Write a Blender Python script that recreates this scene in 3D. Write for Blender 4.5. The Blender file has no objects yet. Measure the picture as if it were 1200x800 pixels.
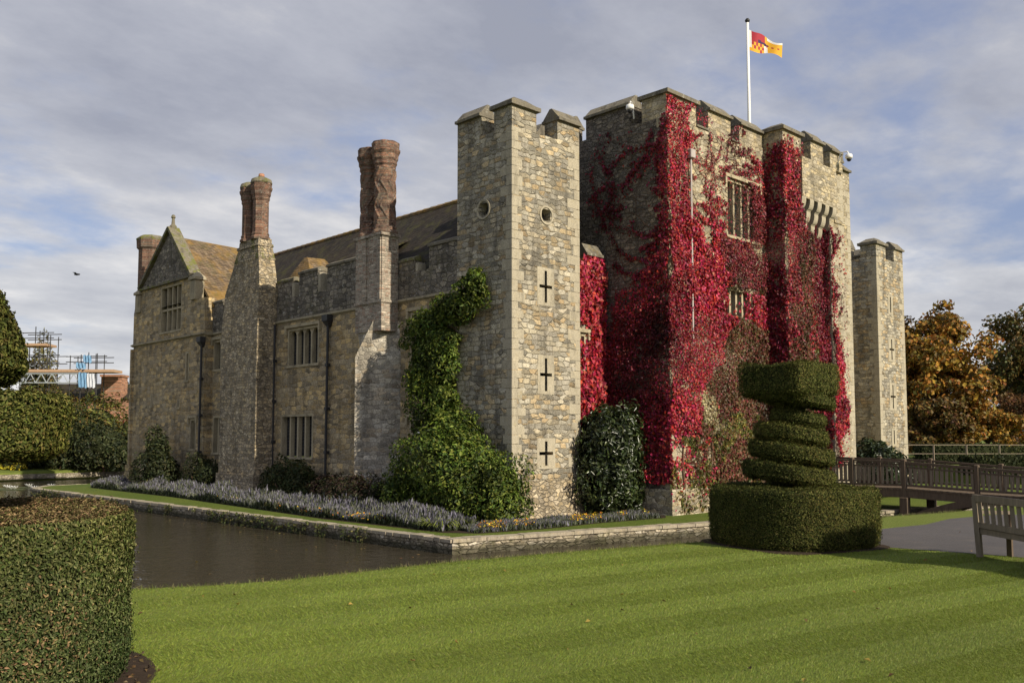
import bpy, math, random
import numpy as np
random.seed(7)
rng = np.random.default_rng(11)
R = math.radians
SC = bpy.context.scene
COL = SC.collection

# ------------------------------------------------------------------ camera
cam_d = bpy.data.cameras.new('camera'); cam = bpy.data.objects.new('camera', cam_d); COL.objects.link(cam)
cam_d.sensor_width = 36.0; cam_d.lens = 32.3; cam_d.shift_y = 0.0306
cam_d.clip_start = 0.1; cam_d.clip_end = 5000
CX, CY, CZ = -19.429, -20.162, 1.75
FX, FY = 0.69389, 0.72008            # horizontal view direction
RX, RY = 0.72008, -0.69389           # right
cam.location = (CX, CY, CZ); cam.rotation_euler = (R(94.0), 0, -math.atan2(FX, FY))
SC.camera = cam
def view(X, D, z=0.0):               # metres right of / ahead of the photographer's standpoint
    return (CX + RX*X + FX*D, CY + RY*X + FY*D, z)

# ------------------------------------------------------------------ light
SUN_AZ, SUN_EL = 0.6, 31.0           # degrees east of the -y direction, elevation
sd = np.array([math.sin(R(SUN_AZ))*math.cos(R(SUN_EL)), -math.cos(R(SUN_AZ))*math.cos(R(SUN_EL)), math.sin(R(SUN_EL))])
sun_d = bpy.data.lights.new('sun', 'SUN'); sun = bpy.data.objects.new('sun', sun_d); COL.objects.link(sun)
sun_d.energy = 4.0; sun_d.angle = R(0.53); sun_d.color = (1.0, 0.90, 0.74)
from mathutils import Vector, Matrix
sun.rotation_euler = Vector(sd).to_track_quat('Z', 'Y').to_euler()
SC.view_settings.view_transform = 'Standard'; SC.view_settings.look = 'None'
SC.view_settings.exposure = 0.53; SC.view_settings.gamma = 1.0

# ------------------------------------------------------------------ node helpers
class NT:
    def __init__(s, tree): s.t = tree; s.t.nodes.clear()
    def __call__(s, typ, ins=None, **props):
        n = s.t.nodes.new(typ)
        for k, v in props.items(): setattr(n, k, v)
        for k, v in (ins or {}).items():
            sock = n.inputs[k]
            if hasattr(v, 'is_output'): s.t.links.new(v, sock)
            elif hasattr(v, 'outputs'): s.t.links.new(v.outputs[0], sock)
            else: sock.default_value = v
        return n
    def math(s, op, a, b=0.0, c=0.0, clamp=False):
        n = s('ShaderNodeMath', {0: a, 1: b, 2: c}, operation=op, use_clamp=clamp); return n.outputs[0]
    def mix(s, f, a, b, blend='MIX'):
        n = s('ShaderNodeMix', {'Factor': f}, data_type='RGBA', blend_type=blend, clamp_factor=True)
        for i, v in ((6, a), (7, b)):
            if hasattr(v, 'is_output'): s.t.links.new(v, n.inputs[i])
            else: n.inputs[i].default_value = (*v[:3], 1)
        return n.outputs[2]
    def ramp(s, f, stops, interp='LINEAR'):
        n = s('ShaderNodeValToRGB', {0: f}); cr = n.color_ramp; cr.interpolation = interp
        while len(cr.elements) < len(stops): cr.elements.new(0.5)
        for e, (p, c) in zip(cr.elements, stops):
            e.position = p; e.color = (*c, 1) if not isinstance(c, (int, float)) else (c, c, c, 1)
        return n.outputs[0]
    def noise(s, vec, scale, detail=4.0, rough=0.55, dim='3D', out='Fac'):
        n = s('ShaderNodeTexNoise', {'Scale': scale, 'Detail': detail, 'Roughness': rough}, noise_dimensions=dim)
        if vec is not None: s.t.links.new(vec, n.inputs['Vector'])
        return n.outputs[out]
    def step(s, v, a, b, to0=0.0, to1=1.0):
        n = s('ShaderNodeMapRange', {'Value': v, 'From Min': a, 'From Max': b, 'To Min': to0, 'To Max': to1}, interpolation_type='SMOOTHSTEP')
        return n.outputs[0]
    def scalev(s, v, sc):
        n = s('ShaderNodeVectorMath', {0: v, 1: sc}, operation='MULTIPLY'); return n.outputs[0]
def new_mat(name):
    m = bpy.data.materials.new(name); m.use_nodes = True
    return m, NT(m.node_tree)
def finish(n, col, rough, height=None, bump=0.5, dist=0.02, spec=0.3, **extra):
    ins = {'Base Color': col if hasattr(col, 'is_output') else (*col, 1), 'Roughness': rough, 'Specular IOR Level': spec}
    ins.update(extra)
    b = n('ShaderNodeBsdfPrincipled', ins)
    if height is not None:
        bm = n('ShaderNodeBump', {'Strength': bump, 'Distance': dist, 'Height': height})
        n.t.links.new(bm.outputs[0], b.inputs['Normal'])
    o = n('ShaderNodeOutputMaterial'); n.t.links.new(b.outputs[0], o.inputs[0])

# ------------------------------------------------------------------ sky
W = bpy.data.worlds.new('World'); SC.world = W; W.use_nodes = True
n = NT(W.node_tree)
sky = n('ShaderNodeTexSky', sky_type='NISHITA', sun_disc=False, sun_elevation=R(SUN_EL), sun_rotation=R(180 - SUN_AZ), altitude=50, air_density=1.0, dust_density=2.2, ozone_density=1.2)
tc = n('ShaderNodeTexCoord')
sep = n('ShaderNodeSeparateXYZ', {0: tc.outputs['Generated']})
zz = n.math('MAXIMUM', sep.outputs[2], 0.0); den = n.math('ADD', zz, 0.16)
px = n.math('DIVIDE', sep.outputs[0], den); py = n.math('DIVIDE', sep.outputs[1], den)
pv = n('ShaderNodeCombineXYZ', {0: px, 1: py, 2: 0.35}).outputs[0]
big = n.noise(pv, 0.75, 5.0, 0.52)
fine = n.noise(n.scalev(pv, (1.0, 1.1, 1.0)), 1.9, 8.0, 0.60)
cov = n.step(n.math('ADD', n.math('ADD', n.math('MULTIPLY', big, 0.58), n.math('MULTIPLY', fine, 0.42)), n.math('MULTIPLY', n.step(sep.outputs[2], 0.34, 0.04), 0.10)), 0.41, 0.54)
lum = n.noise(n.scalev(pv, (1.0, 1.3, 3.0)), 1.25, 9.0, 0.60)
hor = n.step(sep.outputs[2], 0.0, 0.36)
c_hi = n.ramp(lum, [(0.34, (1.62, 1.70, 2.02)), (0.50, (2.25, 2.31, 2.58)), (0.64, (3.35, 3.28, 3.25))])
c_lo = n.ramp(lum, [(0.32, (2.5, 2.56, 2.75)), (0.50, (3.5, 3.5, 3.52)), (0.66, (5.0, 4.85, 4.65))])
cl = n.mix(hor, c_lo, c_hi)
blue = n.mix(0.55, n.scalev(sky.outputs[0], (0.62, 0.62, 0.66)), (1.45, 1.65, 2.5))
skycol = n.mix(n.math('MULTIPLY', cov, 0.92), blue, cl)
bg = n('ShaderNodeBackground', {'Color': skycol, 'Strength': 0.15})
o = n('ShaderNodeOutputWorld'); n.t.links.new(bg.outputs[0], o.inputs[0])

# ------------------------------------------------------------------ materials
def masonry(name, pal, w=0.42, h=0.22, rnd=0.75, mortar=(0.24, 0.21, 0.16), mw=0.07, bump=0.7, lichen=0.25, grime=0.35, moss=0.0, patch=None, warp=0.05, diag=False, fine=1.0, wet=None):
    m, n = new_mat(name)
    P = n('ShaderNodeNewGeometry').outputs['Position']
    wz = n.noise(P, 1.3, 3.0, 0.5, out='Color')
    wv = n('ShaderNodeVectorMath', {0: wz, 1: (0.5, 0.5, 0.5)}, operation='SUBTRACT').outputs[0]
    wf = n('ShaderNodeVectorMath', {0: n.noise(P, 7.0, 3.0, 0.6, out='Color'), 1: (0.5, 0.5, 0.5)}, operation='SUBTRACT').outputs[0]
    P2 = n('ShaderNodeVectorMath', {0: P, 1: n.scalev(wv, (warp*3,)*3)}, operation='ADD').outputs[0]
    P2 = n('ShaderNodeVectorMath', {0: P2, 1: n.scalev(wf, (warp,)*3)}, operation='ADD').outputs[0]
    s = n('ShaderNodeSeparateXYZ', {0: P2})
    u = n.math('SUBTRACT' if diag else 'ADD', s.outputs[0], s.outputs[1]); v = n.math('DIVIDE', s.outputs[2], h)
    row = n.math('FLOOR', v)
    off = n('ShaderNodeTexWhiteNoise', {'W': row}, noise_dimensions='1D').outputs['Value']
    uu = n.math('ADD', n.math('DIVIDE', u, w), n.math('MULTIPLY', off, 3.0))
    vec = n('ShaderNodeCombineXYZ', {0: uu, 1: v, 2: 0.0}).outputs[0]
    vo = n('ShaderNodeTexVoronoi', {'Vector': vec, 'Scale': 1.0, 'Randomness': rnd}, voronoi_dimensions='2D', feature='F1')
    ve = n('ShaderNodeTexVoronoi', {'Vector': vec, 'Scale': 1.0, 'Randomness': rnd}, voronoi_dimensions='2D', feature='DISTANCE_TO_EDGE')
    rs = n('ShaderNodeSeparateColor', {0: vo.outputs['Color']})
    k = len(pal)
    col = n.ramp(rs.outputs[0], [((i + 0.0)/k, c) for i, c in enumerate(pal)], 'CONSTANT')
    val = n.math('MULTIPLY_ADD', rs.outputs[1], 0.75, 0.58)
    col = n.mix(1.0, col, n('ShaderNodeCombineColor', {0: val, 1: val, 2: val}).outputs[0], 'MULTIPLY')
    fn = n.noise(P, 22.0, 6.0, 0.68)
    col = n.mix(1.0, col, n.ramp(fn, [(0.28, 0.42), (0.5, 0.98), (0.72, 1.55)]), 'MULTIPLY')
    sp = n.noise(P, 13.0, 3.0, 0.75)
    col = n.mix(n.math('MULTIPLY', n.step(sp, 0.58, 0.68), 0.5*fine), col, (0.50, 0.46, 0.37))
    col = n.mix(n.math('MULTIPLY', n.step(sp, 0.44, 0.34), 0.55*fine), col, (0.06, 0.052, 0.041))
    if patch:
        pf = n.step(n.noise(P, 0.42, 5.0, 0.6), 0.46, 0.62)
        col = n.mix(n.math('MULTIPLY', pf, 0.55), col, n.mix(1.0, col, patch, 'MULTIPLY'))
    mm = n.step(ve.outputs['Distance'], mw*0.35, mw*1.5)
    mcol = n.mix(n.noise(P, 9.0, 3.0), tuple(c*0.45 for c in mortar), tuple(c*1.25 for c in mortar))
    col = n.mix(mm, mcol, col)
    # grime in long vertical streaks and broad patches
    st = n.noise(n.scalev(P, (1.0, 1.0, 0.16)), 2.3, 5.0, 0.6)
    g = n.math('MULTIPLY', n.step(st, 0.47, 0.68), grime)
    col = n.mix(g, col, (0.052, 0.046, 0.038))
    lw = n.math('MULTIPLY', n.step(n.noise(P, 5.5, 6.0, 0.7), 0.60, 0.70), lichen)
    col = n.mix(lw, col, (0.50, 0.49, 0.43))
    lo = n.math('MULTIPLY', n.step(n.noise(n.scalev(P, (1, 1, 1.3)), 3.1, 6.0, 0.7), 0.60, 0.72), lichen*0.55)
    col = n.mix(lo, col, (0.36, 0.24, 0.07))
    if moss > 0:
        ms = n.math('MULTIPLY', n.step(n.noise(P, 2.1, 6.0, 0.65), 0.52, 0.64), moss)
        col = n.mix(ms, col, (0.12, 0.125, 0.022))
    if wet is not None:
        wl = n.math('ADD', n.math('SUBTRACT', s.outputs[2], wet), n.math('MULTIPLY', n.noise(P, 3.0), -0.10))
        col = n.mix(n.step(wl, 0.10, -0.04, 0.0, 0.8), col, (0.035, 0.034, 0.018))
    hgt = n.math('ADD', n.math('MULTIPLY', n.step(ve.outputs['Distance'], 0.0, 0.16), n.math('MULTIPLY_ADD', rs.outputs[2], 0.6, 0.5)), n.math('MULTIPLY', fn, 0.65))
    finish(n, col, 0.92, hgt, bump, 0.045, spec=0.15)
    return m
PAL_WARM = [(0.38, 0.335, 0.24), (0.43, 0.37, 0.255), (0.34, 0.31, 0.245), (0.44, 0.345, 0.205), (0.40, 0.365, 0.28), (0.30, 0.275, 0.215), (0.46, 0.41, 0.305), (0.39, 0.295, 0.17), (0.36, 0.33, 0.26)]
PAL_GREY = [(0.36, 0.295, 0.195), (0.43, 0.345, 0.22), (0.30, 0.25, 0.17), (0.45, 0.355, 0.21), (0.38, 0.32, 0.225), (0.48, 0.40, 0.27)]
PAL_SIDE_SHADE = [(0.15, 0.125, 0.10), (0.19, 0.16, 0.12), (0.12, 0.105, 0.085), (0.22, 0.185, 0.14), (0.16, 0.14, 0.115)]
PAL_WING = [(0.42, 0.325, 0.185), (0.48, 0.365, 0.195), (0.36, 0.29, 0.18), (0.50, 0.365, 0.175), (0.33, 0.27, 0.175)]
PAL_DARK = [(0.19, 0.165, 0.13), (0.23, 0.20, 0.155), (0.15, 0.132, 0.107), (0.27, 0.235, 0.18), (0.20, 0.178, 0.145)]
PAL_GATE = [(0.41, 0.345, 0.22), (0.36, 0.31, 0.215), (0.45, 0.37, 0.225), (0.33, 0.29, 0.21), (0.43, 0.375, 0.27)]
M = {}
M['tower'] = masonry('sandstone_blocks', PAL_WARM, 0.29, 0.155, 0.70, (0.34, 0.30, 0.22), 0.045, 0.9, 0.35, 0.52, patch=(0.66, 0.64, 0.64), warp=0.03)
M['gate'] = masonry('gatehouse_rubble', PAL_GATE, 0.26, 0.14, 0.75, (0.38, 0.325, 0.23), 0.05, 0.7, 0.25, 0.34, warp=0.03, patch=(0.80, 0.76, 0.74))
M['gate_side'] = masonry('shade_toned_gatehouse_rubble', PAL_SIDE_SHADE, 0.25, 0.13, 0.85, (0.12, 0.105, 0.085), 0.05, 0.9, 0.25, 0.5, warp=0.035)  # darker copy of the front rubble: the side's shade is painted into its colours
M['wing'] = masonry('wing_coursed_stone', PAL_WING, 0.36, 0.19, 0.62, (0.31, 0.265, 0.185), 0.04, 0.5, 0.25, 0.38, patch=(0.76, 0.73, 0.72), warp=0.03)
M['rubble'] = masonry('flint_rubble', PAL_GREY, 0.21, 0.13, 0.90, (0.25, 0.215, 0.16), 0.06, 0.9, 0.40, 0.40, warp=0.03)
M['rubble_moss'] = masonry('mossy_flint_rubble', PAL_GREY, 0.19, 0.125, 0.92, (0.20, 0.18, 0.145), 0.07, 0.9, 0.45, 0.35, moss=0.8, warp=0.03)
M['parapet'] = masonry('weathered_parapet_stone', PAL_DARK, 0.30, 0.17, 0.8, (0.115, 0.105, 0.09), 0.05, 0.8, 0.8, 0.45, moss=0.15, warp=0.03)
M['breast'] = masonry('pale_breast_stone', [(0.42, 0.38, 0.30), (0.46, 0.41, 0.32), (0.38, 0.34, 0.27), (0.48, 0.44, 0.36), (0.42, 0.35, 0.25)], 0.36, 0.16, 0.7, (0.42, 0.38, 0.31), 0.04, 0.6, 0.5, 0.45, diag=True, warp=0.03)
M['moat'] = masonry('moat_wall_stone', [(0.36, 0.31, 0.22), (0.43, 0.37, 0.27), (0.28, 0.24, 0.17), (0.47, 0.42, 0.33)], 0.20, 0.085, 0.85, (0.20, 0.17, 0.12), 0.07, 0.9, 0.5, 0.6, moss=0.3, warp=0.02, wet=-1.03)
M['brick'] = masonry('old_red_brick', [(0.20, 0.10, 0.065), (0.24, 0.125, 0.08), (0.16, 0.085, 0.06), (0.24, 0.15, 0.10), (0.14, 0.08, 0.06)], 0.225, 0.078, 0.2, (0.20, 0.165, 0.125), 0.09, 0.35, 0.5, 0.5, warp=0.006)
M['palebrick'] = masonry('bleached_brick', [(0.37, 0.30, 0.23), (0.32, 0.22, 0.16), (0.42, 0.36, 0.28), (0.35, 0.28, 0.22)], 0.24, 0.085, 0.3, (0.42, 0.38, 0.30), 0.10, 0.6, 0.5, 0.4, warp=0.012)
M['far_brick'] = masonry('terracotta_brick', [(0.36, 0.17, 0.10), (0.40, 0.20, 0.12), (0.30, 0.14, 0.09)], 0.5, 0.16, 0.3, (0.34, 0.24, 0.17), 0.06, 0.4, 0.1, 0.2)

def dressed(name, base, dark, lich, moss=0.0):
    m, n = new_mat(name)
    P = n('ShaderNodeNewGeometry').outputs['Position']
    col = n.mix(n.noise(P, 2.2, 5.0, 0.6), tuple(c*0.75 for c in base), tuple(c*1.2 for c in base))
    fn = n.noise(P, 26.0, 5.0, 0.7)
    col = n.mix(1.0, col, n.ramp(fn, [(0.3, 0.65), (0.7, 1.28)]), 'MULTIPLY')
    col = n.mix(n.math('MULTIPLY', n.step(n.noise(n.scalev(P, (1, 1, 0.3)), 3.0, 5.0, 0.65), 0.48, 0.66), dark), col, (0.05, 0.045, 0.038))
    col = n.mix(n.math('MULTIPLY', n.step(n.noise(P, 7.0, 5.0, 0.7), 0.56, 0.68), lich), col, (0.46, 0.45, 0.38))
    col = n.mix(n.math('MULTIPLY', n.step(n.noise(P, 4.1, 5.0, 0.7), 0.54, 0.66), lich*0.5), col, (0.34, 0.25, 0.06))
    if moss: col = n.mix(n.math('MULTIPLY', n.step(n.noise(P, 2.7, 6.0, 0.7), 0.48, 0.6), moss), col, (0.13, 0.14, 0.02))
    finish(n, col, 0.9, fn, 0.5, 0.02, spec=0.15)
    return m
M['dressed'] = dressed('dressed_sandstone', (0.36, 0.31, 0.21), 0.45, 0.3)
M['quoin'] = dressed('quoin_sandstone', (0.40, 0.355, 0.26), 0.30, 0.35)
M['coping'] = dressed('lichened_coping', (0.18, 0.16, 0.12), 0.6, 0.45)
M['coping_moss'] = dressed('mossy_coping', (0.18, 0.16, 0.115), 0.6, 0.4, 0.8)
M['mullion'] = dressed('mullion_stone', (0.40, 0.34, 0.225), 0.35, 0.2)
M['kerbstone'] = dressed('kerb_coping_stone', (0.36, 0.31, 0.23), 0.5, 0.35, 0.15)

def tiles(name, base, lichen, moss, orange):
    m, n = new_mat(name)
    P = n('ShaderNodeNewGeometry').outputs['Position']
    s = n('ShaderNodeSeparateXYZ', {0: P}); u = n.math('ADD', s.outputs[0], s.outputs[1])
    u = n.math('ADD', u, n.math('MULTIPLY', n.noise(P, 2.0), 0.10))
    v = n.math('ADD', s.outputs[2], n.math('MULTIPLY', n.noise(P, 1.1), 0.10))
    vec = n('ShaderNodeCombineXYZ', {0: u, 1: v, 2: 0.0}).outputs[0]
    br = n('ShaderNodeTexBrick', {'Vector': vec, 'Color1': (0.0,)*3 + (1,), 'Color2': (1.0,)*3 + (1,), 'Mortar': (0.4,)*3 + (1,), 'Scale': 1.0, 'Mortar Size': 0.008, 'Brick Width': 0.19, 'Row Height': 0.105, 'Bias': 0.0})
    col = n.mix(br.outputs['Color'], tuple(c*0.62 for c in base), tuple(c*1.4 for c in base))
    col = n.mix(br.outputs['Fac'], col, (0.018, 0.015, 0.012))
    col = n.mix(n.math('MULTIPLY', n.step(n.noise(P, 0.9, 6.0, 0.65), 0.42, 0.62), orange), col, (0.30, 0.175, 0.035))
    col = n.mix(n.math('MULTIPLY', n.step(n.noise(P, 1.7, 6.0, 0.7), 0.50, 0.64), moss), col, (0.085, 0.085, 0.02))
    col = n.mix(n.math('MULTIPLY', n.step(n.noise(P, 6.5, 5.0, 0.7), 0.58, 0.68), lichen), col, (0.34, 0.33, 0.27))
    fr = n.math('FRACT', n.math('DIVIDE', v, 0.105))
    hgt = n.math('ADD', n.math('SUBTRACT', 1.0, fr), n.math('MULTIPLY', n.noise(P, 9.0), 0.8))
    finish(n, col, 0.9, hgt, 0.8, 0.03, spec=0.15)
    return m
M['tiles'] = tiles('brown_clay_tiles', (0.030, 0.025, 0.020), 0.08, 0.4, 0.03)
M['tiles_lichen'] = tiles('lichened_clay_tiles', (0.16, 0.115, 0.072), 0.28, 0.35, 0.6)

def simple(name, base, rough=0.7, var=0.25, scale=6.0, bump=0.2, spec=0.3, metallic=0.0, vec_scale=(1, 1, 1)):
    m, n = new_mat(name)
    P = n('ShaderNodeTexCoord').outputs['Object']
    f = n.noise(n.scalev(P, vec_scale), scale, 5.0, 0.6)
    col = n.mix(f, tuple(c*(1 - var) for c in base), tuple(c*(1 + var) for c in base))
    finish(n, col, rough, f, bump, 0.01, spec=spec, Metallic=metallic)
    return m
M['lead'] = simple('grey_lead', (0.10, 0.105, 0.11), 0.6, 0.3)
M['iron'] = simple('dark_cast_iron', (0.035, 0.034, 0.034), 0.55, 0.4)
M['white'] = simple('white_paint', (0.75, 0.74, 0.71), 0.4, 0.08)
M['oldpipe'] = simple('pale_weathered_pipe', (0.40, 0.36, 0.33), 0.6, 0.35)
M['void'] = simple('dark_interior', (0.010, 0.009, 0.008), 0.9, 0.2)
M['timber'] = simple('weathered_oak', (0.115, 0.085, 0.058), 0.85, 0.55, 5.0, 0.6, 0.2, vec_scale=(3, 3, 0.6))
M['timber_pale'] = simple('silvered_oak', (0.21, 0.17, 0.122), 0.85, 0.5, 5.0, 0.6, 0.2, vec_scale=(3, 3, 0.6))
M['bark'] = simple('tree_bark', (0.075, 0.06, 0.046), 0.95, 0.5, 7.0, 0.9, 0.1, vec_scale=(2, 2, 0.5))
M['stem'] = simple('creeper_stem', (0.12, 0.075, 0.05), 0.9, 0.4, 9.0, 0.4, 0.1)
M['soil'] = simple('dark_soil', (0.040, 0.028, 0.019), 0.97, 0.5, 16.0, 1.0, 0.1)
M['roofdeck'] = simple('roof_lead', (0.09, 0.09, 0.095), 0.6, 0.3)
M['galv'] = simple('galvanised_steel', (0.42, 0.45, 0.47), 0.45, 0.2, metallic=0.4)
M['plank'] = simple('scaffold_boards', (0.40, 0.26, 0.16), 0.8, 0.3)
M['sheet_white'] = simple('white_sheeting', (0.48, 0.50, 0.54), 0.6, 0.15)
M['sheet_blue'] = simple('blue_sheeting', (0.14, 0.27, 0.42), 0.6, 0.2)
M['black_plastic'] = simple('black_plastic', (0.02, 0.02, 0.022), 0.4, 0.2)

def glass_mat():
    m, n = new_mat('leaded_glass')
    P = n('ShaderNodeNewGeometry').outputs['Position']
    s = n('ShaderNodeSeparateXYZ', {0: P}); u = n.math('ADD', s.outputs[0], s.outputs[1])
    a = n.math('PINGPONG', n.math('ADD', u, 40.0), 0.055); b = n.math('PINGPONG', n.math('ADD', s.outputs[2], 40.0), 0.07)
    lead = n.math('LESS_THAN', n.math('MINIMUM', a, b), 0.006)
    col = n.mix(lead, n.mix(n.noise(P, 3.0), (0.008, 0.009, 0.012), (0.03, 0.034, 0.042)), (0.06, 0.06, 0.06))
    wob = n.noise(P, 5.0, 2.0)
    finish(n, col, n.math('MULTIPLY_ADD', lead, 0.5, 0.12), wob, 0.25, 0.02, spec=0.5)
    return m
M['glass'] = glass_mat()

def leafmat(name, rough=0.55, var=0.45, trans=0.25, spec=0.25):
    m, n = new_mat(name)
    at = n('ShaderNodeAttribute', attribute_name='tint', attribute_type='GEOMETRY')
    g = n('ShaderNodeNewGeometry')
    rv = n.math('MULTIPLY_ADD', g.outputs['Random Per Island'], 2*var, 1 - var)
    hs = n('ShaderNodeHueSaturation', {'Hue': n.math('MULTIPLY_ADD', n('ShaderNodeTexWhiteNoise', {'W': g.outputs['Random Per Island']}, noise_dimensions='1D').outputs['Value'], 0.05, 0.475), 'Saturation': 1.0, 'Value': rv, 'Color': at.outputs['Color']})
    b = n('ShaderNodeBsdfPrincipled', {'Base Color': hs.outputs[0], 'Roughness': rough, 'Specular IOR Level': spec})
    t = n('ShaderNodeBsdfTranslucent', {'Color': hs.outputs[0]})
    mx = n('ShaderNodeMixShader', {0: trans, 1: b.outputs[0], 2: t.outputs[0]})
    o = n('ShaderNodeOutputMaterial'); n.t.links.new(mx.outputs[0], o.inputs[0])
    return m
M['leaf'] = leafmat('foliage_leaves')
M['leaf_glossy'] = leafmat('glossy_leaves', 0.32, 0.45, 0.18, 0.5)
M['needle'] = leafmat('yew_needles', 0.65, 0.5, 0.12, 0.15)
M['red_leaf'] = leafmat('creeper_leaves', 0.5, 0.42, 0.28, 0.3)
M['blade'] = leafmat('grass_blades', 0.5, 0.30, 0.30, 0.25)
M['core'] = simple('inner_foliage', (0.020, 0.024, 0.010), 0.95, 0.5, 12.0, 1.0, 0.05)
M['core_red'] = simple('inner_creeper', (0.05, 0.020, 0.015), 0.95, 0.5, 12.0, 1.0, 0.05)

def grass_mat(name, a, b, c):
    m, n = new_mat(name)
    P = n('ShaderNodeNewGeometry').outputs['Position']
    f1 = n.noise(P, 0.35, 5.0, 0.6); f2 = n.noise(P, 30.0, 5.0, 0.7); f3 = n.noise(P, 4.0, 5.0, 0.6)
    col = n.mix(n.step(f1, 0.3, 0.7), a, b)
    col = n.mix(n.math('MULTIPLY', n.step(f3, 0.48, 0.70), 0.5), col, c)
    col = n.mix(1.0, col, n.ramp(f2, [(0.3, 0.45), (0.7, 1.4)]), 'MULTIPLY')
    finish(n, col, 0.9, f2, 0.9, 0.03, spec=0.1)
    return m
M['lawn'] = grass_mat('mown_lawn', (0.125, 0.160, 0.032), (0.155, 0.188, 0.038), (0.175, 0.185, 0.055))
M['island'] = grass_mat('island_turf', (0.085, 0.125, 0.02), (0.12, 0.15, 0.026), (0.14, 0.14, 0.035))
def asphalt():
    m, n = new_mat('path_asphalt')
    P = n('ShaderNodeNewGeometry').outputs['Position']
    f = n.noise(P, 60.0, 4.0, 0.7); g = n.noise(P, 0.8, 5.0, 0.6)
    col = n.mix(g, (0.060, 0.056, 0.055), (0.11, 0.10, 0.096)); col = n.mix(n.math('MULTIPLY', n.step(n.noise(P, 2.3, 6.0, 0.7), 0.52, 0.66), 0.4), col, (0.13, 0.11, 0.09))
    col = n.mix(1.0, col, n.ramp(f, [(0.3, 0.6), (0.7, 1.35)]), 'MULTIPLY')
    finish(n, col, 0.85, f, 0.6, 0.01, spec=0.25)
    return m
M['asphalt'] = asphalt()
def water():
    m, n = new_mat('moat_water')
    P = n('ShaderNodeNewGeometry').outputs['Position']
    a = n.noise(n.scalev(P, (1.0, 1.0, 1.0)), 2.6, 3.0, 0.55); b = n.noise(P, 9.0, 3.0, 0.6)
    h = n.math('ADD', a, n.math('MULTIPLY', b, 0.28))
    col = n.mix(n.noise(P, 0.3, 3.0), (0.040, 0.033, 0.021), (0.055, 0.046, 0.030))
    finish(n, col, 0.06, h, 0.34, 0.10, spec=0.5, IOR=1.33)
    return m
M['water'] = water()

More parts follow.
